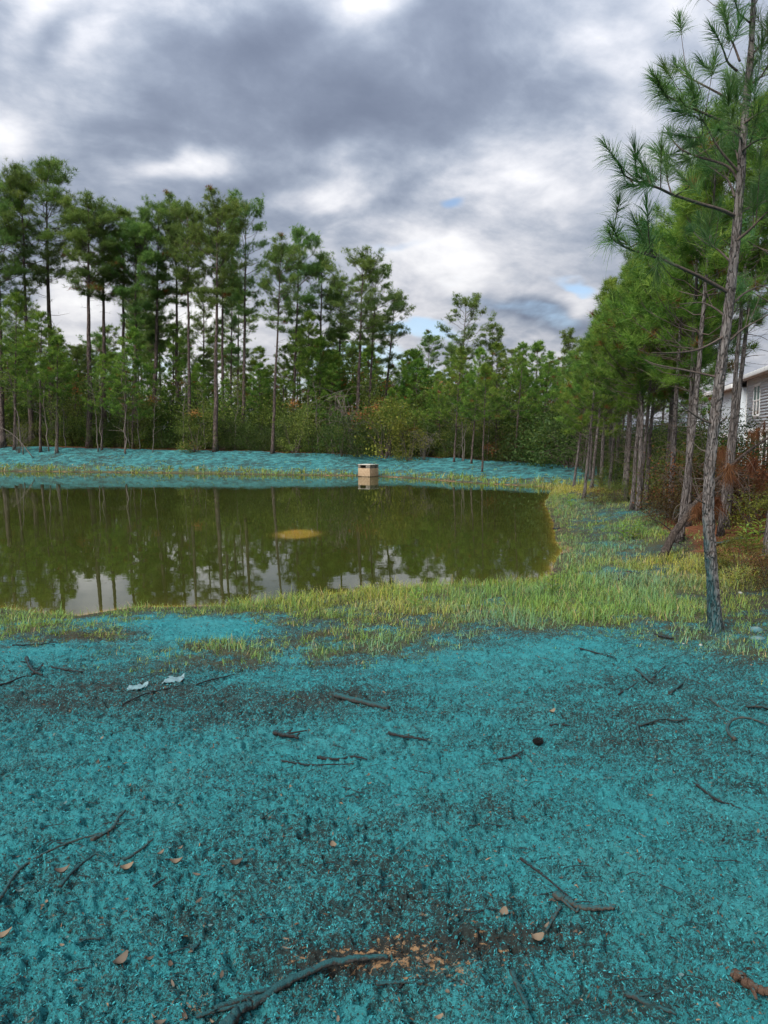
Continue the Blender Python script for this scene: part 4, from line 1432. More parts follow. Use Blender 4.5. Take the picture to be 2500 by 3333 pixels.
def limb(px, dep, r0, side=(), needles=True, extra=3, L=0.235, N=130, bare_tip=False):
    """one bough: pixel path along it, depth change to its tip in metres; carries its needle tufts as a sub-part"""
    m = len(px)
    path = np.array([at_y(a, b, NY + dep * (i / (m - 1)) ** 1.1) for i, (a, b) in enumerate(px)]) - near_base
    c = spline(path, 5 * m)
    n = len(c)
    mb_, nd_ = MB(), MB()
    mb_.tube(c, r0 * np.linspace(1, 0.30, n), 7, 0)
    tips, dirs = [], []
    if not bare_tip:
        tips.append(c[-1])
        dirs.append(unit(c[-1] - c[-3]))
    for s in side:
        k, path2, dd = s
        a = c[int(k * (n - 1))]
        q = np.array([at_y(u_, v_, NY + dep * k + dd) for u_, v_ in path2]) - near_base
        sp = spline(np.vstack([a, q]), 8)
        mb_.tube(sp, r0 * 0.42 * np.linspace(1, 0.45, 8), 5, 0, cap=False)
        tips.append(sp[-1])
        dirs.append(unit(sp[-1] - sp[-2]))
    for _ in range(extra):
        k = rn.uniform(0.3, 0.92)
        ii = int(k * (n - 2))
        dv = unit(c[ii + 1] - c[ii])
        d2 = unit(dv * 0.7 + rn.choice([-1, 1]) * np.cross(dv, [0, 1, 0.2]) * rn.uniform(0.2, 0.9) + np.array([0, rn.uniform(-.9, .9), 0.35]))
        l2 = rn.uniform(0.18, 0.5)
        e = c[ii] + d2 * l2 + np.array([0, 0, 0.12 * l2])
        mb_.tube(spline([c[ii], c[ii] + d2 * l2 * 0.5, e], 6), r0 * 0.35 * np.linspace(1, 0.5, 6), 5, 0, cap=False)
        if needles:
            tips.append(e)
            dirs.append(unit(d2 + [0, 0, .3]))
    o = obj('bough', mb_.mesh('bough', [M_twig], 'quads'), root)
    if needles and tips:
        T = np.array(tips)
        D = np.array(dirs)
        for t_, d_ in zip(T, D):
            nd_ = MB()
            tufts(nd_, t_[None], d_[None], L * rn.uniform(0.75, 1.1), N, 0.0040, rn, 0, np.array([rn.uniform(0.15, 0.85)]), droop=rn.uniform(.08, .42), shoot=rn.uniform(.6, 1.3), seg=2, spread=(6, rn.uniform(62, 95)))
            obj('needle_tuft', nd_.mesh('needle_tuft', [M_needle_near]), o)
    return o


def P4(*l):
    return [z4(*q) for q in l]


def P5(*l):
    return [z5(*q) for q in l]


limb(P4((1245, 930), (1130, 880), (940, 800), (820, 748), (700, 680), (665, 620)), -0.5, 0.015, [(0.55, P4((905, 700), (885, 640)), 0.1), (0.62, P4((850, 815), (790, 800)), 0.0), (0.85, P4((740, 740), (690, 660)), 0.3)], extra=3)
limb(P4((1255, 760), (1060, 660), (930, 590), (830, 540), (770, 470)), 0.5, 0.012, [(0.5, P4((960, 700), (900, 690)), 0.2)], extra=3)
limb(P4((1210, 1560), (1100, 1510), (930, 1460), (750, 1400), (640, 1350), (500, 1310), (410, 1265), (375, 1200)), -0.6, 0.018,
     [(0.62, P4((570, 1270), (545, 1220), (520, 1170)), 0.1), (0.72, P4((640, 1300), (560, 1235)), 0.3), (0.82, P4((470, 1330), (440, 1335)), 0.0), (0.45, P4((715, 1300), (705, 1210)), 0.2), (0.42, P4((870, 1340), (820, 1270)), -0.2)], extra=4)
limb(P4((1160, 2110), (1000, 2020), (880, 1960), (700, 1880), (560, 1830), (430, 1790), (320, 1720), (295, 1670)), -0.7, 0.019,
     [(0.72, P4((535, 1720), (495, 1620)), 0.2), (0.86, P4((420, 1760), (390, 1725)), 0.1), (0.6, P4((610, 1760), (560, 1680)), 0.3), (0.5, P4((650, 1830), (640, 1960)), -0.3)], extra=5)
limb(P4((1235, 1330), (1150, 1200), (940, 1130), (820, 1080), (745, 1000), (720, 950)), 0.4, 0.014, [(0.6, P4((800, 1150), (710, 1135), (680, 1080)), 0.2), (0.5, P4((830, 1075), (880, 1040)), 0.1)], extra=3)
limb(P4((1240, 1250), (1100, 1090), (1000, 920), (945, 830), (905, 700), (890, 640)), -0.2, 0.013, [(0.6, P4((960, 980), (800, 980)), 0.2)], extra=4)
limb(P4((1215, 510), (1150, 450), (1120, 370), (1085, 290), (1040, 210)), -0.3, 0.012, [(0.3, P4((1020, 490), (960, 450)), 0.1), (0.6, P4((1150, 290), (1145, 190)), 0.2)], extra=1)
limb(P4((1235, 440), (1190, 320), (1160, 260), (1130, 120), (1115, 50)), 0.3, 0.011, [(0.5, P4((1140, 160), (1120, 90)), -0.2)], extra=1)
limb(P4((1310, 165), (1230, 95), (1205, 20), (1180, -60)), -0.2, 0.009, [], extra=2)
limb(P4((1255, 900), (1350, 830), (1450, 780), (1600, 700)), -0.5, 0.014, [], extra=5)
limb(P4((1320, 400), (1400, 300), (1440, 200), (1500, 60)), 0.3, 0.011, [(0.5, P4((1390, 330), (1430, 300)), 0.1)], extra=4)
limb(P4((1290, 620), (1380, 560), (1460, 440), (1560, 380)), -0.3, 0.012, [], extra=5)
limb(P4((1250, 1090), (1360, 1010), (1500, 980)), -0.9, 0.012, [], extra=5)
limb(P4((1215, 1540), (1300, 1500), (1450, 1440), (1650, 1380)), 0.5, 0.015, [], extra=6)
limb(P4((1200, 1420), (1150, 1300), (1060, 1230), (1000, 1180)), 1.0, 0.012, [], extra=6)
limb(P4((1230, 1180), (1200, 1050), (1170, 930)), 1.1, 0.011, [], extra=6)
limb(P4((1270, 820), (1210, 700), (1190, 560)), 0.9, 0.011, [], extra=6)
limb(P4((1250, 1000), (1180, 950), (1080, 930)), -1.0, 0.011, [], extra=5)
limb(P4((1190, 1750), (1300, 1660), (1420, 1540), (1520, 1460)), -0.3, 0.015, [], extra=4)
limb(P4((1180, 1900), (1080, 1800), (960, 1730), (880, 1640)), 0.9, 0.012, [], extra=5)
limb(P4((1330, 60), (1370, -20), (1400, -120)), 0.2, 0.008, [], extra=3)
limb(P4((1325, -20), (1290, -120), (1270, -220)), -0.3, 0.008, [], extra=3)
for pth, dep in ((P5((905, 340), (750, 420), (600, 440), (480, 440)), -0.4), (P5((862, 580), (700, 545), (520, 510), (440, 480)), 0.3), (P5((835, 850), (760, 820), (690, 770), (620, 710)), -0.3),
                 (P5((835, 850), (780, 830), (735, 805)), -0.1), (P5((870, 850), (890, 830), (915, 808)), -0.2), (P5((795, 1312), (750, 1290), (700, 1262)), -0.25), (P5((930, 370), (1010, 300), (1100, 250), (1180, 200)), -0.3),
                 (P5((955, 150), (1010, 100), (1090, 60), (1200, 40)), 0.4), (P5((800, 1010), (770, 1000), (745, 985)), 0.1), (P5((905, 230), (840, 180), (760, 150), (640, 160)), 0.5)):
    limb(pth, dep, 0.012 if len(pth) > 3 else 0.009, [], needles=False, extra=2, bare_tip=True)
obj('needle_tuft', (lambda m_: (tufts(m_, np.array([axis[-1]] * 4) + rn.normal(0, .05, (4, 3)), rn.normal(0, .4, (4, 3)) + [0, 0, 1], 0.22, 80, 0.0036, rn, 0, np.full(4, .6), seg=2, shoot=.8), m_.mesh('needle_tuft', [M_needle_near]))[1])(MB()), root)

# ------------------------------------------------------------------ dead trunk leaning through the stand, its needles rust red
dead_base = on_ground(2150, 1822)
DYb = dead_base[1]
rd = obj('leaning_dead_pine', None, loc=dead_base)
tag(rd, 'broken black dead pine leaning up behind the close trunk with rust-red needles', 'dead tree')


def PD(l, y0, y1):
    m = len(l)
    return np.array([at_y(a, b, y0 + (y1 - y0) * i / (m - 1)) for i, (a, b) in enumerate(l)]) - dead_base


dt = PD([(2148, 1838), (2165, 1795), (2195, 1735), (2225, 1695), (2262, 1640), (2305, 1590), (2360, 1535), (2420, 1480), (2500, 1425), (2600, 1360)], DYb, DYb + 0.8)
mb = MB()
mb.tube(spline(dt, 60), np.interp(np.linspace(0, 1, 60), [0, .12, .35, .6, 1], [0.075, 0.07, 0.055, 0.03, 0.018]), 14, 0, wob=0.10, rng=rn)
obj('trunk', mb.mesh('dead_trunk', [M_deadwood], True), rd)
for l, r_ in (([(2195, 1735), (2150, 1700), (2125, 1690), (2108, 1665)], .014), ([(2128, 1690), (2140, 1675), (2152, 1668)], .010), ([(2225, 1700), (2245, 1697), (2250, 1690)], .014),
              ([(2262, 1640), (2230, 1650), (2195, 1690), (2190, 1680)], .006), ([(2250, 1650), (2215, 1640), (2195, 1660), (2190, 1695)], .005), ([(2300, 1595), (2340, 1600), (2375, 1560)], .007),
              ([(2420, 1480), (2440, 1500), (2462, 1540)], .006), ([(2210, 1755), (2228, 1745), (2232, 1738)], .012), ([(2200, 1765), (2225, 1775), (2228, 1785)], .011), ([(2305, 1590), (2290, 1560), (2250, 1560)], .006),
              ([(2360, 1535), (2400, 1540), (2405, 1580)], .006), ([(2330, 1650), (2370, 1690), (2376, 1725)], .004)):
    q = PD(l, DYb + 0.4, DYb + 0.3)
    mb = MB()
    mb.tube(spline(q, 10), r_ * np.linspace(1, 0.4, 10), 6, 0)
    obj('dead_limb', mb.mesh('dead_limb', [M_deadwood if r_ > .009 else M_twig_pale], True), rd)
for px, py, n_, L_ in ((2350, 1500, 5, .24), (2365, 1545, 5, .26), (2385, 1570, 4, .22), (2450, 1530, 5, .24), (2490, 1560, 4, .22), (2290, 1660, 6, .24), (2340, 1655, 5, .22), (2460, 1425, 4, .2), (2320, 1690, 4, .2), (2265, 1680, 4, .18), (2475, 1600, 3, .2)):
    c = at_y(px, py - 18, DYb + rn.uniform(0.0, 0.9)) - dead_base
    T = c + rn.normal(0, 0.05, (n_, 3))
    D = rn.normal(0, 0.35, (n_, 3)) + [0, 0, -1.0]
    mb = MB()
    tufts(mb, T, D, L_, 60, 0.0045, rn, 0, rn.random(n_), droop=0.35, shoot=0.5, seg=2, spread=(5, 60))
    mb.tube(np.array([c + [0, 0, .12], c + [0.02, 0, 0.02], c - [0, 0, .06]]), [.006, .005, .004], 4, 0, tint=0.0)
    obj('dead_needle_spray', mb.mesh('dead_needle_spray', [M_dead_needle]), rd)

# thick flaring trunk at the edge of the view
rb = on_ground(2500, 1808)
mb = MB()
ax = np.array([[0, 0, -0.1], [0.0, 0, .1], [0.02, 0, 0.5], [0.09, 0, 1.3], [0.2, 0.05, 3.0], [0.35, 0.1, 5.5]])
mb.tube(spline(ax, 40), np.interp(np.linspace(0, 1, 40), [0, .06, .15, .4, 1], [0.17, 0.13, 0.095, 0.08, 0.05]), 20, 0, wob=0.08, rng=rn)
rt = obj('edge_pine', None, loc=rb)
tag(rt, 'pine trunk with flared rough foot at the very edge of the photo', 'pine tree')
obj('trunk', mb.mesh('edge_pine_trunk', [M_bark], True), rt)
mc = MB()
for _ in range(16):
    a = rn.uniform(0, 6.28)
    e0 = np.array([0.28, 0.08, rn.uniform(3.6, 5.5)])
    e1 = e0 + np.array([math.cos(a), math.sin(a), 0.5]) * rn.uniform(0.5, 1.1)
    mc.tube(np.array([e0, (e0 + e1) / 2, e1]), [.014, .01, .006], 5, 0, cap=False)
    tufts(mc, e1 + rn.normal(0, .1, (5, 3)), rn.normal(0, .5, (5, 3)) + [0, 0, .7], 0.22, 50, 0.005, rn, 1, rn.random(5), seg=2)
obj('crown', mc.mesh('edge_pine_crown', [M_twig, M_needle_near], 'quads'), rt)

# ------------------------------------------------------------------ wood lying on the ground
def wood_material(name, bark, coat, amount):
    m, nt = material(name)
    P = nt.pos()
    n1 = nt.noise(P, 70, 4, .65)
    n2 = nt.noise(P, 220, 3, .7)
    c = nt.mix(n2, tuple(v * 0.45 for v in bark), tuple(v * 1.35 for v in bark))
    geo = nt.new('ShaderNodeNewGeometry')
    sep = nt.new('ShaderNodeSeparateXYZ')
    nt.l.new(geo.outputs['Normal'], sep.inputs[0])
    k = nt.math('ADD', nt.remap(sep.outputs[2], -0.2, 0.9, 0.0, 0.9), nt.math('MULTIPLY', nt.math('SUBTRACT', n1, .5), 2.2))
    k = nt.remap(k, 1.05 - amount, 1.45 - amount)
    c = nt.mix(k, c, coat)
    principled(nt, c, 0.85, nt.bump(nt.math('ADD', n1, n2), 0.9, 0.012), spec=0.15)
    return m


M_w_coat = wood_material('sprayed_wood', (0.070, 0.066, 0.060), (0.030, 0.105, 0.112), 0.72)
M_w_dark = wood_material('wet_dark_wood', (0.042, 0.036, 0.034), (0.022, 0.100, 0.115), 0.35)
M_w_pale = wood_material('weathered_wood', (0.105, 0.092, 0.076), (0.036, 0.115, 0.122), 0.60)
M_w_brown = wood_material('brown_root_wood', (0.14, 0.085, 0.058), (0.040, 0.160, 0.170), 0.20)


def stick(name, label, cat, paths, mat, group=None, lift=0.55, wob=0.13, seg=9, taper=0.5, straight=False):
    """a stick lying along photo-pixel paths; every path is (points, radius)"""
    mb_ = MB()
    o0 = None
    for pts, r_ in paths:
        w = np.array([on_ground(a, b) for a, b in pts])
        n_ = 10 * len(pts)
        c = spline(w, n_)
        if straight:
            c = w[0] + (w[-1] - w[0]) * np.linspace(0, 1, n_)[:, None]
        c[:, 2] = gz(c[:, 0], c[:, 1]) + r_ * (lift + 0.3) + 0.016 + (0 if straight else 0.25) * r_ * np.sin(np.linspace(0, 7, n_) + r_ * 900)
        if straight:
            c[:, 2] = np.linspace(c[0, 2], c[-1, 2], n_)
        c += rn.normal(0, r_ * 0.10, c.shape)
        if o0 is None:
            o0 = c[n_ // 2].copy()
        for _k in range(0 if straight or r_ < .006 else int(rn.integers(1, 4))):
            q0 = c[int(rn.integers(2, n_ - 1))] - o0
            dv = rn.normal(0, 1, 3) * [1, 1, .35]
            dv[2] = abs(dv[2])
            mb_.tube(np.array([q0, q0 + dv * r_ * 1.6, q0 + dv * r_ * rn.uniform(2.5, 5)]), [r_ * .5, r_ * .4, r_ * .25], 5, 0)
        mb_.tube(c - o0, r_ * np.linspace(1, taper, n_) * (1 + 0.10 * np.sin(np.linspace(0, 19, n_))), seg, 0, wob=wob, rng=rn)
    o = obj(name, mb_.mesh(name, [mat], True), loc=o0)
    return tag(o, label, cat, group)


G1 = 'sticks on the mulch'
STK = [
    ('fallen_branch', 'big crooked grey branch with forked end half sunk in the mulch', [([(700, 3420), (768, 3333), (829, 3290), (942, 3220), (1070, 3168), (1168, 3153), (1262, 3146)], .0160), ([(700, 3312), (814, 3266), (905, 3242)], .0085), ([(640, 3330), (760, 3300), (850, 3270)], .006)], M_w_coat),
    ('fallen_stick', 'long bent stick with a knotted end leading off the photo edge', [([(-10, 2955), (8, 2934), (68, 2844), (181, 2776), (264, 2746), (362, 2720)], .0075), ([(300, 2752), (362, 2715), (385, 2680), (410, 2655)], .009)], M_w_pale),
    ('fallen_stick', 'straight pale stick beside the long bent stick', [([(375, 2838), (430, 2800), (500, 2748)], .0075)], M_w_pale),
    ('fallen_stick', 'dark split stick lying under the long bent stick', [([(196, 2904), (264, 2829), (316, 2795)], .0075)], M_w_coat),
    ('small_log', 'short straight smooth log like a pipe lying in the middle of the mulch', [([(1088, 2276), (1140, 2287), (1200, 2302), (1263, 2320)], .0195)], M_w_coat),
    ('fallen_stick', 'black bark stick beyond the pipe-like log', [([(1264, 2398), (1330, 2412), (1390, 2421)], .010)], M_w_dark),
    ('fallen_stick', 'stubby dark stick with rusty soil around it', [([(895, 2402), (935, 2408), (970, 2420)], .016)], M_w_dark),
    ('fallen_stick', 'long dark curved stick ending in a knot', [([(1032, 2480), (1100, 2484), (1150, 2476), (1195, 2486)], .009)], M_w_dark),
    ('fallen_stick', 'thin black stick just below the long dark curved one', [([(912, 2487), (1000, 2502), (1080, 2500), (1152, 2498)], .006)], M_w_dark),
    ('fallen_twig', 'arching twig near the two plastic scraps', [([(637, 2238), (700, 2218), (761, 2203)], .007)], M_w_dark),
    ('fallen_twig', 'forked twig passing beside the flat plastic scrap', [([(400, 2302), (482, 2265), (540, 2250), (588, 2240)], .007), ([(490, 2262), (492, 2276), (488, 2290)], .006)], M_w_dark),
    ('charred_stub', 'charred stub standing up from the dark soil', [([(87, 2155), (95, 2178), (112, 2200), (138, 2212)], .016), ([(108, 2205), (128, 2190), (140, 2170)], .012)], M_w_dark),
    ('fallen_twig', 'twig lying in dark soil next to the charred stub', [([(170, 2180), (230, 2190), (270, 2196)], .009)], M_w_dark),
    ('fallen_twig', 'long low twig behind the charred stub', [([(40, 2108), (110, 2104), (186, 2098)], .008)], M_w_dark),
    ('fallen_twig', 'curved twig at the photo edge below the charred stub', [([(0, 2238), (40, 2226), (80, 2210)], .010)], M_w_dark),
    ('fallen_stick', 'stout pale stick stuck in mulch before the close pine', [([(2072, 2190), (2098, 2212), (2122, 2233)], .014)], M_w_coat),
    ('fallen_stick', 'short stout stick with cut end near the dry mulch patch', [([(2180, 2267), (2196, 2254), (2220, 2238)], .015)], M_w_coat),
    ('fallen_stick', 'thin dark stick slanting before the stout pale stick', [([(2013, 2270), (2045, 2250), (2073, 2230)], .007)], M_w_dark),
    ('fallen_twig', 'thin dark twig slanting towards the stout sticks', [([(2126, 2214), (2150, 2190), (2168, 2172)], .006)], M_w_dark),
    ('fallen_stick', 'long thin bleached stick past the stout cut stick', [([(2316, 2288), (2345, 2312), (2382, 2335)], .009)], M_w_pale),
    ('fallen_stick', 'hooked root arching over a hollow in the mulch', [([(2390, 2418), (2366, 2384), (2382, 2358), (2433, 2350), (2510, 2376)], .011)], M_w_pale),
    ('fallen_stick', 'pale stick by the hooked root at the photo edge', [([(2430, 2310), (2470, 2312), (2510, 2320)], .011)], M_w_coat),
    ('fallen_stick', 'low curved stick leading to the hooked root', [([(2079, 2374), (2154, 2351), (2200, 2356), (2248, 2352)], .009)], M_w_coat),
    ('fallen_twig', 'crooked twig pointing down from the low curved stick', [([(2071, 2366), (2086, 2419), (2094, 2453)], .007)], M_w_coat),
    ('fallen_twig', 'short dark twig between the big leaf and the low curved stick', [([(1792, 2372), (1820, 2368), (1855, 2372)], .007)], M_w_dark),
    ('fallen_twig', 'forked twig beside the pine cone', [([(1619, 2487), (1665, 2475), (1704, 2457)], .008), ([(1680, 2468), (1696, 2480)], .006)], M_w_dark),
    ('fallen_twig', 'long straight twig near the grass edge', [([(1883, 2118), (1940, 2132), (2000, 2148)], .008)], M_w_dark),
    ('fallen_twig', 'black twig in grass before the close pine', [([(2120, 2070), (2160, 2082), (2195, 2085)], .012)], M_w_dark),
    ('fallen_twig', 'thin crooked twig across the darker mulch at the photo edge', [([(2260, 2562), (2327, 2615), (2370, 2630), (2410, 2645)], .006)], M_w_dark),
    ('fallen_twig', 'long thin straight dark twig ending at the buried root', [([(1695, 2810), (1777, 2874), (1868, 2949)], .0055)], M_w_dark),
    ('buried_root', 'rough buried root hump with a hollow under it', [([(1808, 2938), (1845, 2955), (1890, 2974), (1998, 2984)], .014)], M_w_pale),
    ('fallen_twig', 'pale twig hanging off the buried root hump', [([(1823, 2968), (1800, 3010), (1777, 3050)], .006)], M_w_pale),
    ('fallen_stick', 'short thick stick below the buried root, pointing to the photo bottom', [([(1668, 3190), (1690, 3245), (1720, 3310)], .0085)], M_w_coat),
    ('fallen_stick', 'slanting dark stick near the bottom edge past the short thick stick', [([(2034, 3258), (2116, 3292), (2199, 3326)], .0085)], M_w_coat),
    ('surface_root', 'brown broken root entering from the photo edge', [([(2392, 3204), (2448, 3236), (2510, 3278)], .016)], M_w_brown),
    ('fallen_stick', 'thin straight stick just past the end of the big branch', [([(1225, 3222), (1310, 3219), (1378, 3218)], .0055)], M_w_coat),
    ('fallen_twig', 'small stick above the sandy patch', [([(625, 3110), (640, 3100), (652, 3085)], .007)], M_w_coat),
    ('fallen_twig', 'thin twig below the straight pale stick', [([(500, 2900), (540, 2875)], .005)], M_w_dark),
    ('fallen_twig', 'flat dark twig in the bare patch below the bent stick', [([(258, 3076), (300, 3074), (340, 3070)], .006)], M_w_coat),
    ('fallen_log', 'peeling fallen log on the rust-red pine straw', [([(2326, 1778), (2370, 1768), (2420, 1756)], .030)], M_w_pale),
    ('fallen_log', 'fallen log end beside the flared trunk at the photo edge', [([(2455, 1742), (2500, 1735)], .030)], M_w_dark),
    ('fallen_twig', 'dark limb lying on the path by the pond', [([(2040, 1866), (2080, 1872), (2110, 1878)], .016)], M_w_dark),
    ('fallen_twig', 'second dark limb on the path nearer the grass', [([(2010, 1893), (2060, 1890), (2105, 1886)], .014)], M_w_dark),
    ('fallen_twig', 'driftwood stick at the water edge beside the path', [([(1785, 1722), (1805, 1725), (1822, 1720)], .020)], M_w_dark),
]
for nm, lab, paths, mt_ in STK:
    stick(nm, lab, {'fallen_branch': 'branch', 'fallen_stick': 'stick', 'small_log': 'log', 'fallen_twig': 'twig', 'charred_stub': 'stub', 'buried_root': 'root', 'surface_root': 'root', 'fallen_log': 'log'}[nm], paths, mt_, None, lift=1.2 if nm == 'charred_stub' else 0.55, straight=nm == 'small_log', taper=.9 if nm == 'small_log' else .5, wob=.05 if nm == 'small_log' else .19)

# ------------------------------------------------------------------ pine cone, plastic scraps, stones, big leaf
pc = on_ground(1740, 2424)
mb = MB()
nsc = 70
for i in range(nsc):
    t = i / nsc
    a = i * 2.39996
    rr = 0.021 * math.sin(math.pi * (0.12 + 0.83 * t)) ** 0.8
    z = 0.075 * t - 0.01
    c = np.array([rr * math.cos(a), rr * math.sin(a), z])
    o_ = np.array([math.cos(a), math.sin(a), 0.5])
    s_ = np.array([-math.sin(a), math.cos(a), 0])
    v = [c - o_ * 0.012 - s_ * .004, c - o_ * .012 + s_ * .004, c + s_ * .009, c + o_ * .016 + [0, 0, .004], c - s_ * .009, c + [0, 0, -.006]]
    mb.add(v, [(0, 1, 2), (0, 2, 4), (2, 3, 4), (5, 4, 3), (5, 3, 2)])
mb.tube(np.array([[0, 0, -.012], [0, 0, .03], [0, 0, .062]]), [.010, .017, .006], 8)
cone = obj('pine_cone', mb.mesh('pine_cone', [M_w_dark]), loc=pc + [0, 0, 0.022], rot=(R(72), R(10), R(40)), scale=(.75, .75, .75))
tag(cone, 'open dark pine cone lying on the mulch', 'pine cone')

M_plastic, nt = material('pale_plastic_film')
principled(nt, nt.mix(nt.noise(nt.pos(), 60, 3, .6), (0.11, 0.21, 0.225), (0.20, 0.31, 0.325)), 0.45, nt.bump(nt.noise(nt.pos(), 90, 3, .6), .5, .01), spec=.4)


def scrap(label, px, py, wpx, hpx, seed, rot):
    rg = np.random.default_rng(seed)
    c = on_ground(px, py)
    w = wpx * c[1] / FPX / 2
    dd = abs(on_ground(px, py - hpx / 2)[1] - on_ground(px, py + hpx / 2)[1]) / 2
    n = 14
    gx, gy = np.meshgrid(np.linspace(-1, 1, n), np.linspace(-1, 1, n))
    out = 0.72 + 0.5 * fbm(gx * 1.4 + seed, gy * 1.4, 2, seed)
    x = gx * w * out
    y = gy * dd * out + 0.3 * w * gx * rot
    z = 0.035 * (fbm(gx * 3.2, gy * 3.2 + seed, 3, seed + 3) - 0.35) * 1.2 + 0.025 * sstep(0.45, 1.0, gx) * sstep(0, 1, gy)
    zz = gz(c[0] + x, c[1] + y) - c[2] + np.maximum(z, 0.002) + 0.012
    v = np.stack([x, y, zz], -1).reshape(-1, 3)
    i = np.arange(n - 1)[:, None] * n
    j = np.arange(n - 1)[None, :]
    q = np.stack([i + j, i + j + 1, i + n + j + 1, i + n + j], -1).reshape(-1, 4)
    low = v - np.array([0, 0, 0.004])
    nv = len(v)
    mb_ = MB()
    mb_.add(np.vstack([v, low]), None, np.vstack([q, q[:, ::-1] + nv]))
    return tag(obj('plastic_scrap', mb_.mesh('plastic_scrap', [M_plastic], True), loc=c), label, 'scrap')


scrap('crumpled pale plastic scrap with one corner turned up', 567, 2218, 60, 20, 5, 0.0)
scrap('flat torn pale plastic scrap among twigs', 446, 2243, 66, 14, 9, 0.15)

M_stone, nt = material('sprayed_stone')
n1 = nt.noise(nt.pos(), 25, 4, .6)
principled(nt, nt.mix(nt.remap(n1, .35, .65), (0.04, 0.14, 0.155), (0.14, 0.20, 0.20)), 0.85, nt.bump(n1, .6, .01), spec=.2)
M_stone_p, nt = material('pale_stone')
n1 = nt.noise(nt.pos(), 40, 4, .6)
principled(nt, nt.mix(n1, (0.22, 0.24, 0.21), (0.46, 0.45, 0.40)), 0.85, nt.bump(n1, .6, .01), spec=.2)


def stone(label, px, py, wpx, hpx, seed, mat):
    c = on_ground(px, py)
    w = wpx * c[1] / FPX / 2
    h = hpx * c[1] / FPX
    th = np.linspace(0, 2 * math.pi, 16, endpoint=False)
    ph = np.linspace(0.02, math.pi - 0.02, 9)
    T, F = np.meshgrid(th, ph)
    rr = 0.8 + 0.45 * fbm(np.cos(T) * np.sin(F) * 1.6 + seed, np.sin(T) * np.sin(F) * 1.6 + np.cos(F) * 1.9, 3, seed)
    v = np.stack([w * rr * np.sin(F) * np.cos(T), w * 0.8 * rr * np.sin(F) * np.sin(T), h * 0.62 * rr * np.cos(F) + h * 0.25], -1).reshape(-1, 3)
    i = np.arange(8)[:, None] * 16
    j = np.arange(16)[None, :]
    mb_ = MB()
    mb_.add(v, None, np.stack([i + j, i + 16 + j, i + 16 + (j + 1) % 16, i + (j + 1) % 16], -1).reshape(-1, 4))
    return tag(obj('stone', mb_.mesh('stone', [mat], False), loc=c), label, 'stone')


stone('long blue-green sprayed stone at the photo edge past the close pine', 2466, 2084, 46, 16, 3, M_stone)
stone('angular blue-green stone leaning behind the long sprayed stone', 2462, 2058, 40, 22, 5, M_stone)
stone('small pale stone beside the grass before the close pine', 2281, 2104, 13, 10, 7, M_stone_p)
stone('flat pale chip at the grass edge', 2223, 2097, 13, 5, 8, M_stone_p)
stone('pale pebble on dry grass past the close pine', 2410, 1932, 14, 7, 9, M_stone_p)

M_dleaf, nt = material('dry_leaf')
t_ = nt.attr('tint')
principled(nt, nt.ramp(t_, [(0, (0.06, 0.045, 0.033)), (.4, (0.125, 0.10, 0.075)), (.7, (0.21, 0.155, 0.10)), (1, (0.06, 0.15, 0.16))]), .8, None, spec=.2)


def leaf_blade(mb_, c, L, w, a, tilt, curl, tint):
    u = np.array([math.cos(a), math.sin(a), 0])
    s = np.array([-math.sin(a), math.cos(a), 0])
    V = []
    n = 6
    for i in range(n):
        t = i / (n - 1)
        ww = w * math.sin(math.pi * (0.08 + 0.88 * t)) ** 0.8
        b = c + u * L * (t - 0.5) + np.array([0, 0, tilt * L * (t - 0.5) + curl * L * (t - .5) ** 2 * 2])
        V += [b - s * ww + [0, 0, curl * ww], b, b + s * ww + [0, 0, curl * ww]]
    q = []
    for i in range(n - 1):
        k = i * 3
        q += [(k, k + 1, k + 4, k + 3), (k + 1, k + 2, k + 5, k + 4)]
    mb_.add(V, None, q, 0, tint)


LEAF_T = [(1797, 2332, .055, .019, .6, .9, 'large grey-green leaf lying flat on the mulch in front of the pine cone'), (205, 2860, .055, .018, .35, .5, 'tan leaf curled beside the long bent stick'), (415, 2850, .05, .02, .5, .8, 'pale dusty leaf beside the straight pale stick'),
          (395, 3160, .055, .02, 1.0, .45, 'crumpled grey leaf above the sandy patch at the bottom'), (770, 2835, .05, .02, .2, .1, 'dark curled leaf in the middle of the mulch'), (575, 2830, .05, .018, .1, .65, 'tan leaf standing above the dark curled leaf'.replace('standing', 'lying')),
          (1085, 2775, .035, .016, 2.0, .7, 'small tan star-shaped leaf on clean mulch'), (10, 3075, .06, .018, .4, .75, 'tan leaf at the edge of the photo low down'), (1640, 3000, .04, .018, 1.2, .65, 'tan leaf near the buried root'), (1750, 3085, .045, .02, .3, .7, 'pale leaf below the buried root')]
for px, py, L_, w_, a_, t0, lab in LEAF_T:
    mb = MB()
    leaf_blade(mb, np.zeros(3), L_ * .95, w_ * .85, a_, 0.15, 0.9, t0 * .8)
    c = on_ground(px, py)
    tag(obj('dead_leaf', mb.mesh('dead_leaf', [M_dleaf], True), loc=c + [0, 0, .022]), lab, 'leaf')

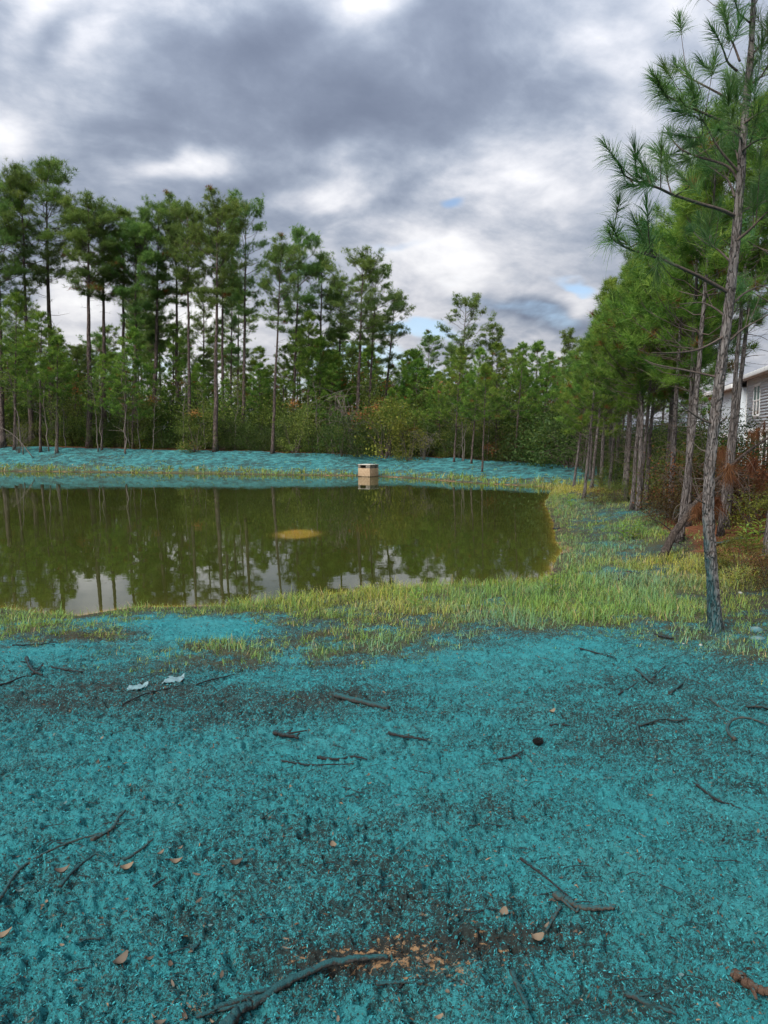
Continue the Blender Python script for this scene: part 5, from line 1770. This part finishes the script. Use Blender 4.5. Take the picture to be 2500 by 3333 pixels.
# weeds with lance leaves on the path
def weed(seed, h, n):
    rg = np.random.default_rng(seed)
    ms, ml = MB(), MB()
    ms.tube(np.array([[0, 0, -.02], [.01, 0, h * .5], [.02, .01, h]]), [.006, .005, .003], 5)
    for i in range(n):
        t = 0.1 + 0.9 * i / n
        a = i * 2.4
        L = h * 0.42 * (1.15 - 0.6 * t)
        b = np.array([.02 * t, 0, h * t])
        u = np.array([math.cos(a), math.sin(a), 0.55])
        s = np.array([-math.sin(a), math.cos(a), 0])
        V = [b, b + u * L * .5 + s * L * .13, b + u * L * .9 + [0, 0, -.15 * L], b + u * L * .5 - s * L * .13]
        ml.add(V, None, [(0, 1, 2, 3)], 0, rg.uniform(.5, 1))
    return ms.mesh('weed_stem', [M_leaf]), ml.mesh('weed_leaves', [M_needle_young])


WEED = weed(5, 0.4, 22)
for px, py, hh, lab in [(2028, 1755, .38, 'upright green weed with lance leaves on the path'), (2062, 1757, .36, 'second lance-leaved weed nearer the leaning dead pine'), (2080, 1735, .3, 'small lance-leaved weed behind the two upright weeds'),
                        (2430, 1800, .5, 'tall yellow-green weed on the pine straw'), (2465, 1790, .55, 'leafy weed before the flared trunk'), (1855, 1652, .45, 'lone weed by the yellow grass patch'), (1350, 1990, .3, 'broad-leaved weed in the near shore grass'), (1800, 1935, .32, 'weed with red-brown top in the shore grass')]:
    b = on_ground(px, py)
    place('weed', WEED, b, hh, 0.4, lab, 'weed', 'lance-leaved weeds', None, 1.3, rnd.uniform(0, 6), ('stem', 'foliage'))

# ------------------------------------------------------------------ concrete outlet box in the pond edge
M_conc, nt = material('stained_concrete')
ob = nt.obj()
n1 = nt.noise(ob, 9, 5, .65)
n2 = nt.noise(nt.mapping(ob, scale=(1, 1, .25)), 14, 4, .6)
c = nt.mix(nt.remap(n1, .3, .7), (0.30, 0.20, 0.115), (0.44, 0.33, 0.215))
c = nt.mix(nt.math('MULTIPLY', nt.remap(n2, .5, .75), .6), c, (0.20, 0.10, 0.045))
zs = nt.new('ShaderNodeSeparateXYZ')
nt.l.new(ob, zs.inputs[0])
c = nt.mix(nt.remap(nt.math('ADD', zs.outputs[2], nt.math('MULTIPLY', n1, .12)), .47, .42), c, (0.055, 0.038, 0.022))
principled(nt, c, .85, nt.bump(n1, .4, .01), spec=.2)
M_conc_d, nt = material('weathered_concrete')
n1 = nt.noise(nt.obj(), 16, 5, .7)
principled(nt, nt.mix(nt.remap(n1, .35, .68), (0.060, 0.052, 0.044), (0.30, 0.27, 0.22)), .9, nt.bump(n1, .5, .01), spec=.2)
M_conc_l, nt = material('pale_concrete_lid')
n1 = nt.noise(nt.obj(), 12, 5, .65)
principled(nt, nt.mix(n1, (0.34, 0.31, 0.26), (0.62, 0.58, 0.50)), .85, nt.bump(n1, .4, .01), spec=.2)
bx_c = at_z(1204, 1552.5, 0.0)
W_, T_ = 0.86, 0.09
ang = R(35)
bx = obj('outlet_box', None, loc=(0, 0, 0))
e1 = np.array([-math.cos(ang), math.sin(ang)])       # along the face that looks towards the open water
e2 = np.array([math.sin(ang), math.cos(ang)])
ctr = bx_c[:2] + (e1 + e2) * W_ / 2
bx.location = (ctr[0], ctr[1], -0.35)
bx.rotation_euler = (0, 0, math.atan2(-e1[1], -e1[0]))
tag(bx, 'square concrete outlet box with dark side openings standing in the pond edge', 'outlet box')
h_, zt = W_ / 2, 0.35


def part(name, lo, hi, mat, par):
    m_ = MB()
    m_.box(lo, hi)
    me = m_.mesh(name, [mat])
    o = obj(name, me, par)
    b_ = o.modifiers.new('edge', 'BEVEL')
    b_.width = 0.008
    b_.segments = 2
    return o


for sgn in (-1, 1):
    part('box_wall', (-h_, sgn * h_ - (T_ if sgn > 0 else 0), 0), (h_, sgn * h_ + (T_ if sgn < 0 else 0), zt + 0.50), M_conc, bx)
    part('box_wall', (sgn * h_ - (T_ if sgn > 0 else 0), -h_ + T_ + .002, 0), (sgn * h_ + (T_ if sgn < 0 else 0), h_ - T_ - .002, zt + 0.50), M_conc, bx)
    for s2 in (-1, 1):
        xx, yy = sgn * (h_ - 0.08), s2 * (h_ - 0.08)
        part('corner_post', (xx - .078, yy - .078, zt + .502), (xx + .078, yy + .078, zt + .685), M_conc_d, bx)
part('middle_post', (h_ - .30, -h_ + .004, zt + .502), (h_ - .16, -h_ + .10, zt + .685), M_conc_d, bx)
part('side_panel', (h_ - .06, -h_ + .16, zt + .502), (h_ - .004, h_ - .30, zt + .66), M_conc_d, bx)
part('added_dark_backing', (-h_ + .165, h_ - .05, zt + .502), (h_ - .165, h_ - .004, zt + .684), M_conc_d, bx)
part('added_dark_backing', (-h_ + .004, -h_ + .165, zt + .502), (-h_ + .05, h_ - .165, zt + .684), M_conc_d, bx)
part('lid', (-h_ - .015, -h_ - .015, zt + .687), (h_ + .015, h_ + .015, zt + .725), M_conc_l, bx)
stone('pale broken slab at the foot of the concrete box', 1237, 1550, 18, 5, 12, M_stone_p)

# ------------------------------------------------------------------ house
def plain(name, col, rough=.6, bump=None, spec=.3):
    m, nt = material(name)
    n = nt.noise(nt.pos(), 3.0, 4, .6)
    c = nt.mix(n, tuple(v * .93 for v in col), tuple(min(1, v * 1.05) for v in col))
    principled(nt, c, rough, nt.bump(nt.noise(nt.pos(), 40, 3, .6), .15, .01), spec=spec)
    return m


M_siding = plain('pale_grey_siding', (0.56, 0.61, 0.64))
M_trim = plain('white_trim', (0.78, 0.78, 0.76))
M_soffit = plain('soffit', (0.42, 0.41, 0.38))
M_roof = plain('grey_shingles', (0.13, 0.13, 0.135), .9)
M_screen = plain('dark_insect_screen', (0.030, 0.031, 0.034), .8)
M_glass, nt = material('window_glass')
principled(nt, (0.035, 0.05, 0.05), 0.06, None, spec=.6)
M_blind = plain('window_blind', (0.16, 0.24, 0.22), .8)

house = obj('house', None)
CX, CY = 23.75, 47.0
d1 = unit(np.array([-0.281, -1.0]))                    # facade runs from the far corner towards us
house.location = (CX, CY, 0.0)
house.rotation_euler = (0, 0, math.atan2(d1[1], d1[0]))    # local +x along the facade, local +y into the house
tag(house, 'two-storey pale grey house with white windows and screened porch behind the pines', 'house')
LEN, DEP, Z1, Z2 = 13.0, 9.0, 2.62, 5.98
Zb = -0.4
part('wall', (0, 0.03, Z1 + .25), (LEN, DEP, Z2), M_siding, house)
nb = int((Z2 - Z1 - .25) / 0.182) + 1
sb = MB()
sb.add([(0.12, 0.025, 0), (LEN, 0.025, 0), (LEN, -0.012, 0.0), (0.12, -0.012, 0.0), (0.12, 0.025, 0.19), (LEN, 0.025, 0.19), (LEN, 0.008, 0.19), (0.12, 0.008, 0.19)], None,
       [(0, 1, 2, 3), (4, 7, 6, 5), (3, 2, 6, 7), (0, 3, 7, 4), (1, 5, 6, 2), (0, 4, 5, 1)])
sb_me = sb.mesh('siding_board', [M_siding])
for i in range(nb - 1):
    obj('siding_board', sb_me, house, loc=(0, 0, Z1 + .27 + i * 0.182))
part('corner_board', (-0.02, -0.035, Z1 + .2), (0.11, 0.1, Z2), M_trim, house)
part('porch_beam', (-0.02, -0.05, Z1 - .02), (LEN, 0.25, Z1 + .245), M_trim, house)
for i, xx in enumerate((0.0, 4.35, 8.6, 12.6)):
    part('porch_post', (xx, -0.03, Zb), (xx + .28, 0.22, Z1 - .022), M_trim, house)
for i, xx in enumerate((1.45, 2.95, 5.8, 7.2, 10.0)):
    part('screen_mullion', (xx, 0.0, Zb), (xx + .06, 0.06, Z1 - .022), M_trim, house)
part('screen', (0.3, 0.10, Zb), (LEN, 0.13, Z1 - .022), M_screen, house)
dr = part('porch_door', (0.36, -0.02, Zb), (0.46, 0.06, 2.05), M_trim, house)
part('door_stile', (1.20, -0.02, Zb), (1.30, 0.06, 2.05), M_trim, dr)
part('door_rail', (0.462, -0.02, 1.93), (1.198, 0.06, 2.05), M_trim, dr)
for wx in (2.05, 8.2):
    wz0, wz1, ww = 3.70, 5.42, 1.75
    wn = part('window', (wx, -0.05, wz0 - .12), (wx + ww, 0.0, wz0), M_trim, house)
    part('head_trim', (wx, -0.05, wz1), (wx + ww, 0.0, wz1 + .16), M_trim, wn)
    for a in (0.0, ww / 2 - .07, ww - .11):
        part('window_stile', (wx + a, -0.045, wz0 + .002), (wx + a + (.14 if 0 < a < ww - .2 else .11), 0.0, wz1 - .002), M_trim, wn)
    for a0, a1 in ((.112, ww / 2 - .072), (ww / 2 + .072, ww - .112)):
        part('meeting_rail', (wx + a0, -0.04, (wz0 + wz1) / 2 - .04), (wx + a1, 0.0, (wz0 + wz1) / 2 + .04), M_trim, wn)
        part('upper_pane', (wx + a0, -0.022, (wz0 + wz1) / 2 + .042), (wx + a1, -0.014, wz1 - .002), M_blind, wn)
        part('lower_pane', (wx + a0, -0.022, wz0 + .002), (wx + a1, -0.014, (wz0 + wz1) / 2 - .042), M_glass, wn)
part('soffit', (-0.55, -0.55, Z2 + .002), (LEN + .5, DEP, Z2 + .04), M_soffit, house)
part('fascia', (-0.6, -0.62, Z2 - .02), (LEN + .5, -0.552, Z2 + .24), M_trim, house)
mb = MB()
mb.add([(-0.6, -0.6, Z2 + .245), (LEN + .5, -0.6, Z2 + .245), (LEN + .5, DEP / 2, Z2 + 1.9), (3.0, DEP / 2, Z2 + 1.9), (-0.6, DEP, Z2 + .245), (LEN + .5, DEP, Z2 + .245)],
       [(0, 3, 4)], [(0, 1, 2, 3), (3, 2, 5, 4), (0, 4, 5, 1)])
obj('roof', mb.mesh('roof', [M_roof]), house)
# set-back wing of the same house
part('wing_wall', (-9.0, -0.35, Zb), (-0.03, DEP, 5.55), M_siding, house)
part('wing_fascia', (-9.5, -.85, 5.57), (-0.61, -.75, 5.85), M_trim, house)
part('wing_soffit', (-9.5, -.748, 5.58), (-0.61, DEP, 5.63), M_soffit, house)
part('wing_trim', (-9.04, -.39, Zb), (-8.88, -.353, 5.55), M_trim, house)
part('wing_screen', (-6.2, -.38, Zb), (-0.4, -.354, 2.3), M_screen, house)
part('wing_beam', (-6.3, -.40, 2.302), (-0.3, -.353, 2.6), M_trim, house)
mb = MB()
mb.add([(-9.5, -.85, 5.86), (-0.6, -.85, 5.86), (-0.6, DEP / 2, 7.3), (-6.0, DEP / 2, 7.3), (-9.5, DEP, 5.86), (-0.6, DEP, 5.86)], [(0, 3, 4)], [(0, 1, 2, 3), (3, 2, 5, 4), (0, 4, 5, 1)])
obj('wing_roof', mb.mesh('wing_roof', [M_roof]), house)
# neighbour further back
h2 = obj('house', None, loc=(31.5, 72.0, 0), rot=house.rotation_euler)
tag(h2, 'distant grey-blue house glimpsed between trunks', 'house')
part('wall', (0, 0, Zb), (10, 9, 6.0), M_siding, h2)
part('fascia', (-.5, -.5, 6.01), (10.5, -.4, 6.3), M_trim, h2)
part('corner_board', (-.04, -.05, Zb), (.14, -.004, 6.0), M_trim, h2)
part('window', (3, -.04, 3.6), (4.6, -.004, 5.2), M_glass, h2)
mb = MB()
mb.add([(-.5, -.5, 6.31), (10.5, -.5, 6.31), (7.5, 4.5, 8.2), (2.5, 4.5, 8.2), (-.5, 9.5, 6.31), (10.5, 9.5, 6.31)], [(0, 3, 4), (1, 5, 2)], [(0, 1, 2, 3), (3, 2, 5, 4), (0, 4, 5, 1)])
obj('roof', mb.mesh('roof', [M_roof]), h2)
# low metal fence before the porch
M_iron = plain('black_fence_metal', (0.02, 0.02, 0.022), .5)
fn = obj('fence', None, loc=(0, 0, 0))
tag(fn, 'thin black rail fence in front of the screened porch', 'fence')
fa, fb = at_y(2330, 1513, 40.0), at_y(2560, 1521, 34.0)
mb = MB()
mb.tube(np.array([fa, fb]), .022, 6)
obj('rail', mb.mesh('rail', [M_iron]), fn)
for i in range(5):
    q = fa + (fb - fa) * (i + .5) / 5
    mb = MB()
    mb.tube(np.array([q + [0, 0, .05], [q[0], q[1], float(gz(q[0], q[1])) - .1]]), .03, 6)
    obj('post', mb.mesh('post', [M_iron]), fn)

# ------------------------------------------------------------------ loose mulch fibre, chips and litter on the soil (uncountable)
M_fib, nt = material('mulch_fibre')
principled(nt, nt.attr('col', 'Color'), 1.0, None, spec=.0)


def litter(name, n, rmin, rmax, L, w, seed, palette, label, up=0.5, mask=None):
    rg = np.random.default_rng(seed)
    r_ = np.exp(rg.uniform(math.log(rmin), math.log(rmax), n))
    a = rg.uniform(-R(36), R(36), n)
    x, y = np.sin(a) * r_, np.cos(a) * r_
    sd = shore_dist(x, y)
    ok = sd > 0.6
    if mask is not None:
        ok &= rg.random(n) < mask(x, y)
    x, y, r_ = x[ok], y[ok], r_[ok]
    n = len(x)
    z = gz(x, y) + relief(x, y)
    Ls = L * rg.uniform(.4, 1.2, n) * (0.7 + 0.16 * r_)
    ws = w * rg.uniform(.5, 1.3, n) * (0.7 + 0.16 * r_)
    th_ = rg.uniform(0, 6.28, n)
    el = rg.uniform(-0.1, up, n)
    u = np.stack([np.cos(th_) * np.cos(el), np.sin(th_) * np.cos(el), np.sin(el)], -1)
    s = unit(np.cross(u, rg.normal(size=(n, 3)) + [0, 0, 1.5])) * ws[:, None] / 2
    p0 = np.stack([x, y, z - 0.0015], -1)
    p1 = p0 + u * Ls[:, None] * .5 + np.stack([np.zeros(n), np.zeros(n), Ls * .10], -1)
    p2 = p0 + u * Ls[:, None] * .95 - np.stack([np.zeros(n), np.zeros(n), Ls * .12], -1) + rg.normal(0, .12, (n, 3)) * Ls[:, None]
    V_ = np.stack([p0 - s, p0 + s, p1 + s, p1 - s, p2], 1).reshape(-1, 3)
    k = np.arange(n)[:, None] * 5
    pi = rg.choice(len(palette), n, p=[q[1] for q in palette])
    col = np.array([q[0] for q in palette])[pi] * rg.uniform(.75, 1.12, (n, 1))
    me = mesh_np(name, V_, k + np.array([[3, 2, 4]]), k + np.array([[0, 1, 2, 3]]), [M_fib], attrs={'col': np.repeat(col, 5, 0)})
    tag(obj(name, me), label, None, None, 'stuff')


def mulch_mask(x, y):
    return np.clip(1.05 - 1.3 * np.clip(GRASS_Z(x, y), 0, 1) - 0.9 * DARK_Z(x, y) - 0.8 * SAND_Z(x, y), 0.08, 1)


litter('mulch_fibre', 185000, 1.3, 8.5, 0.0125, 0.0030, 61, [((0.040, 0.250, 0.268), .45), ((0.060, 0.320, 0.340), .22), ((0.014, 0.078, 0.080), .23), ((0.09, 0.15, 0.135), .10)], 'loose curled fibres of blue-green mulch', .9, mulch_mask)
litter('soil_litter', 42000, 1.3, 9.0, 0.018, 0.0034, 62, [((0.045, 0.032, 0.024), .45), ((0.12, 0.070, 0.042), .25), ((0.030, 0.055, 0.055), .2), ((0.23, 0.16, 0.10), .1)], 'dark twig crumbs and bark litter scattered over the mulch', .5,
       lambda x, y: np.clip(0.35 + 1.2 * DARK_Z(x, y), 0, 1))
rg = np.random.default_rng(88)
mb = MB()
for _ in range(330):
    r_ = math.exp(rg.uniform(math.log(1.6), math.log(8.5)))
    a = rg.uniform(-R(34), R(34))
    x, y = math.sin(a) * r_, math.cos(a) * r_
    if float(shore_dist(x, y)) < 1 or (x > -0.3 and rg.random() < .55):
        continue
    leaf_blade(mb, np.array([x, y, float(gz(x, y)) + .016]), rg.uniform(.012, .032), rg.uniform(.003, .008), rg.uniform(0, 6.28), rg.normal(0, .25), rg.uniform(.1, .9), float(rg.choice([.1, .3, .45, .6, .95])))
tag(obj('leaf_litter', mb.mesh('leaf_litter', [M_dleaf], True)), 'small dry tan leaves scattered over the mulch', None, None, 'stuff')
mb = MB()
for _ in range(520):
    r_ = math.exp(rg.uniform(math.log(1.7), math.log(9.0)))
    a = rg.uniform(-R(34), R(34))
    x, y = math.sin(a) * r_, math.cos(a) * r_
    if float(shore_dist(x, y)) < .8:
        continue
    L_ = rg.uniform(.03, .16)
    th_ = rg.normal(0, .8)
    p = np.array([[x + L_ * (t - .5) * math.cos(th_), y + L_ * (t - .5) * math.sin(th_), 0] for t in np.linspace(0, 1, 5)])
    p[:, :2] += rg.normal(0, L_ * .05, (5, 2))
    p[:, 2] = gz(p[:, 0], p[:, 1]) + .012 + rg.uniform(0, .012) * np.sin(np.linspace(0, 3.1, 5))
    mb.tube(p, rg.uniform(.0012, .0034) * np.linspace(1, .5, 5), 4, 0, cap=False)
tag(obj('twig_litter', mb.mesh('twig_litter', [M_w_dark], True)), 'countless thin twigs and roots strewn over the mulch', None, None, 'stuff')
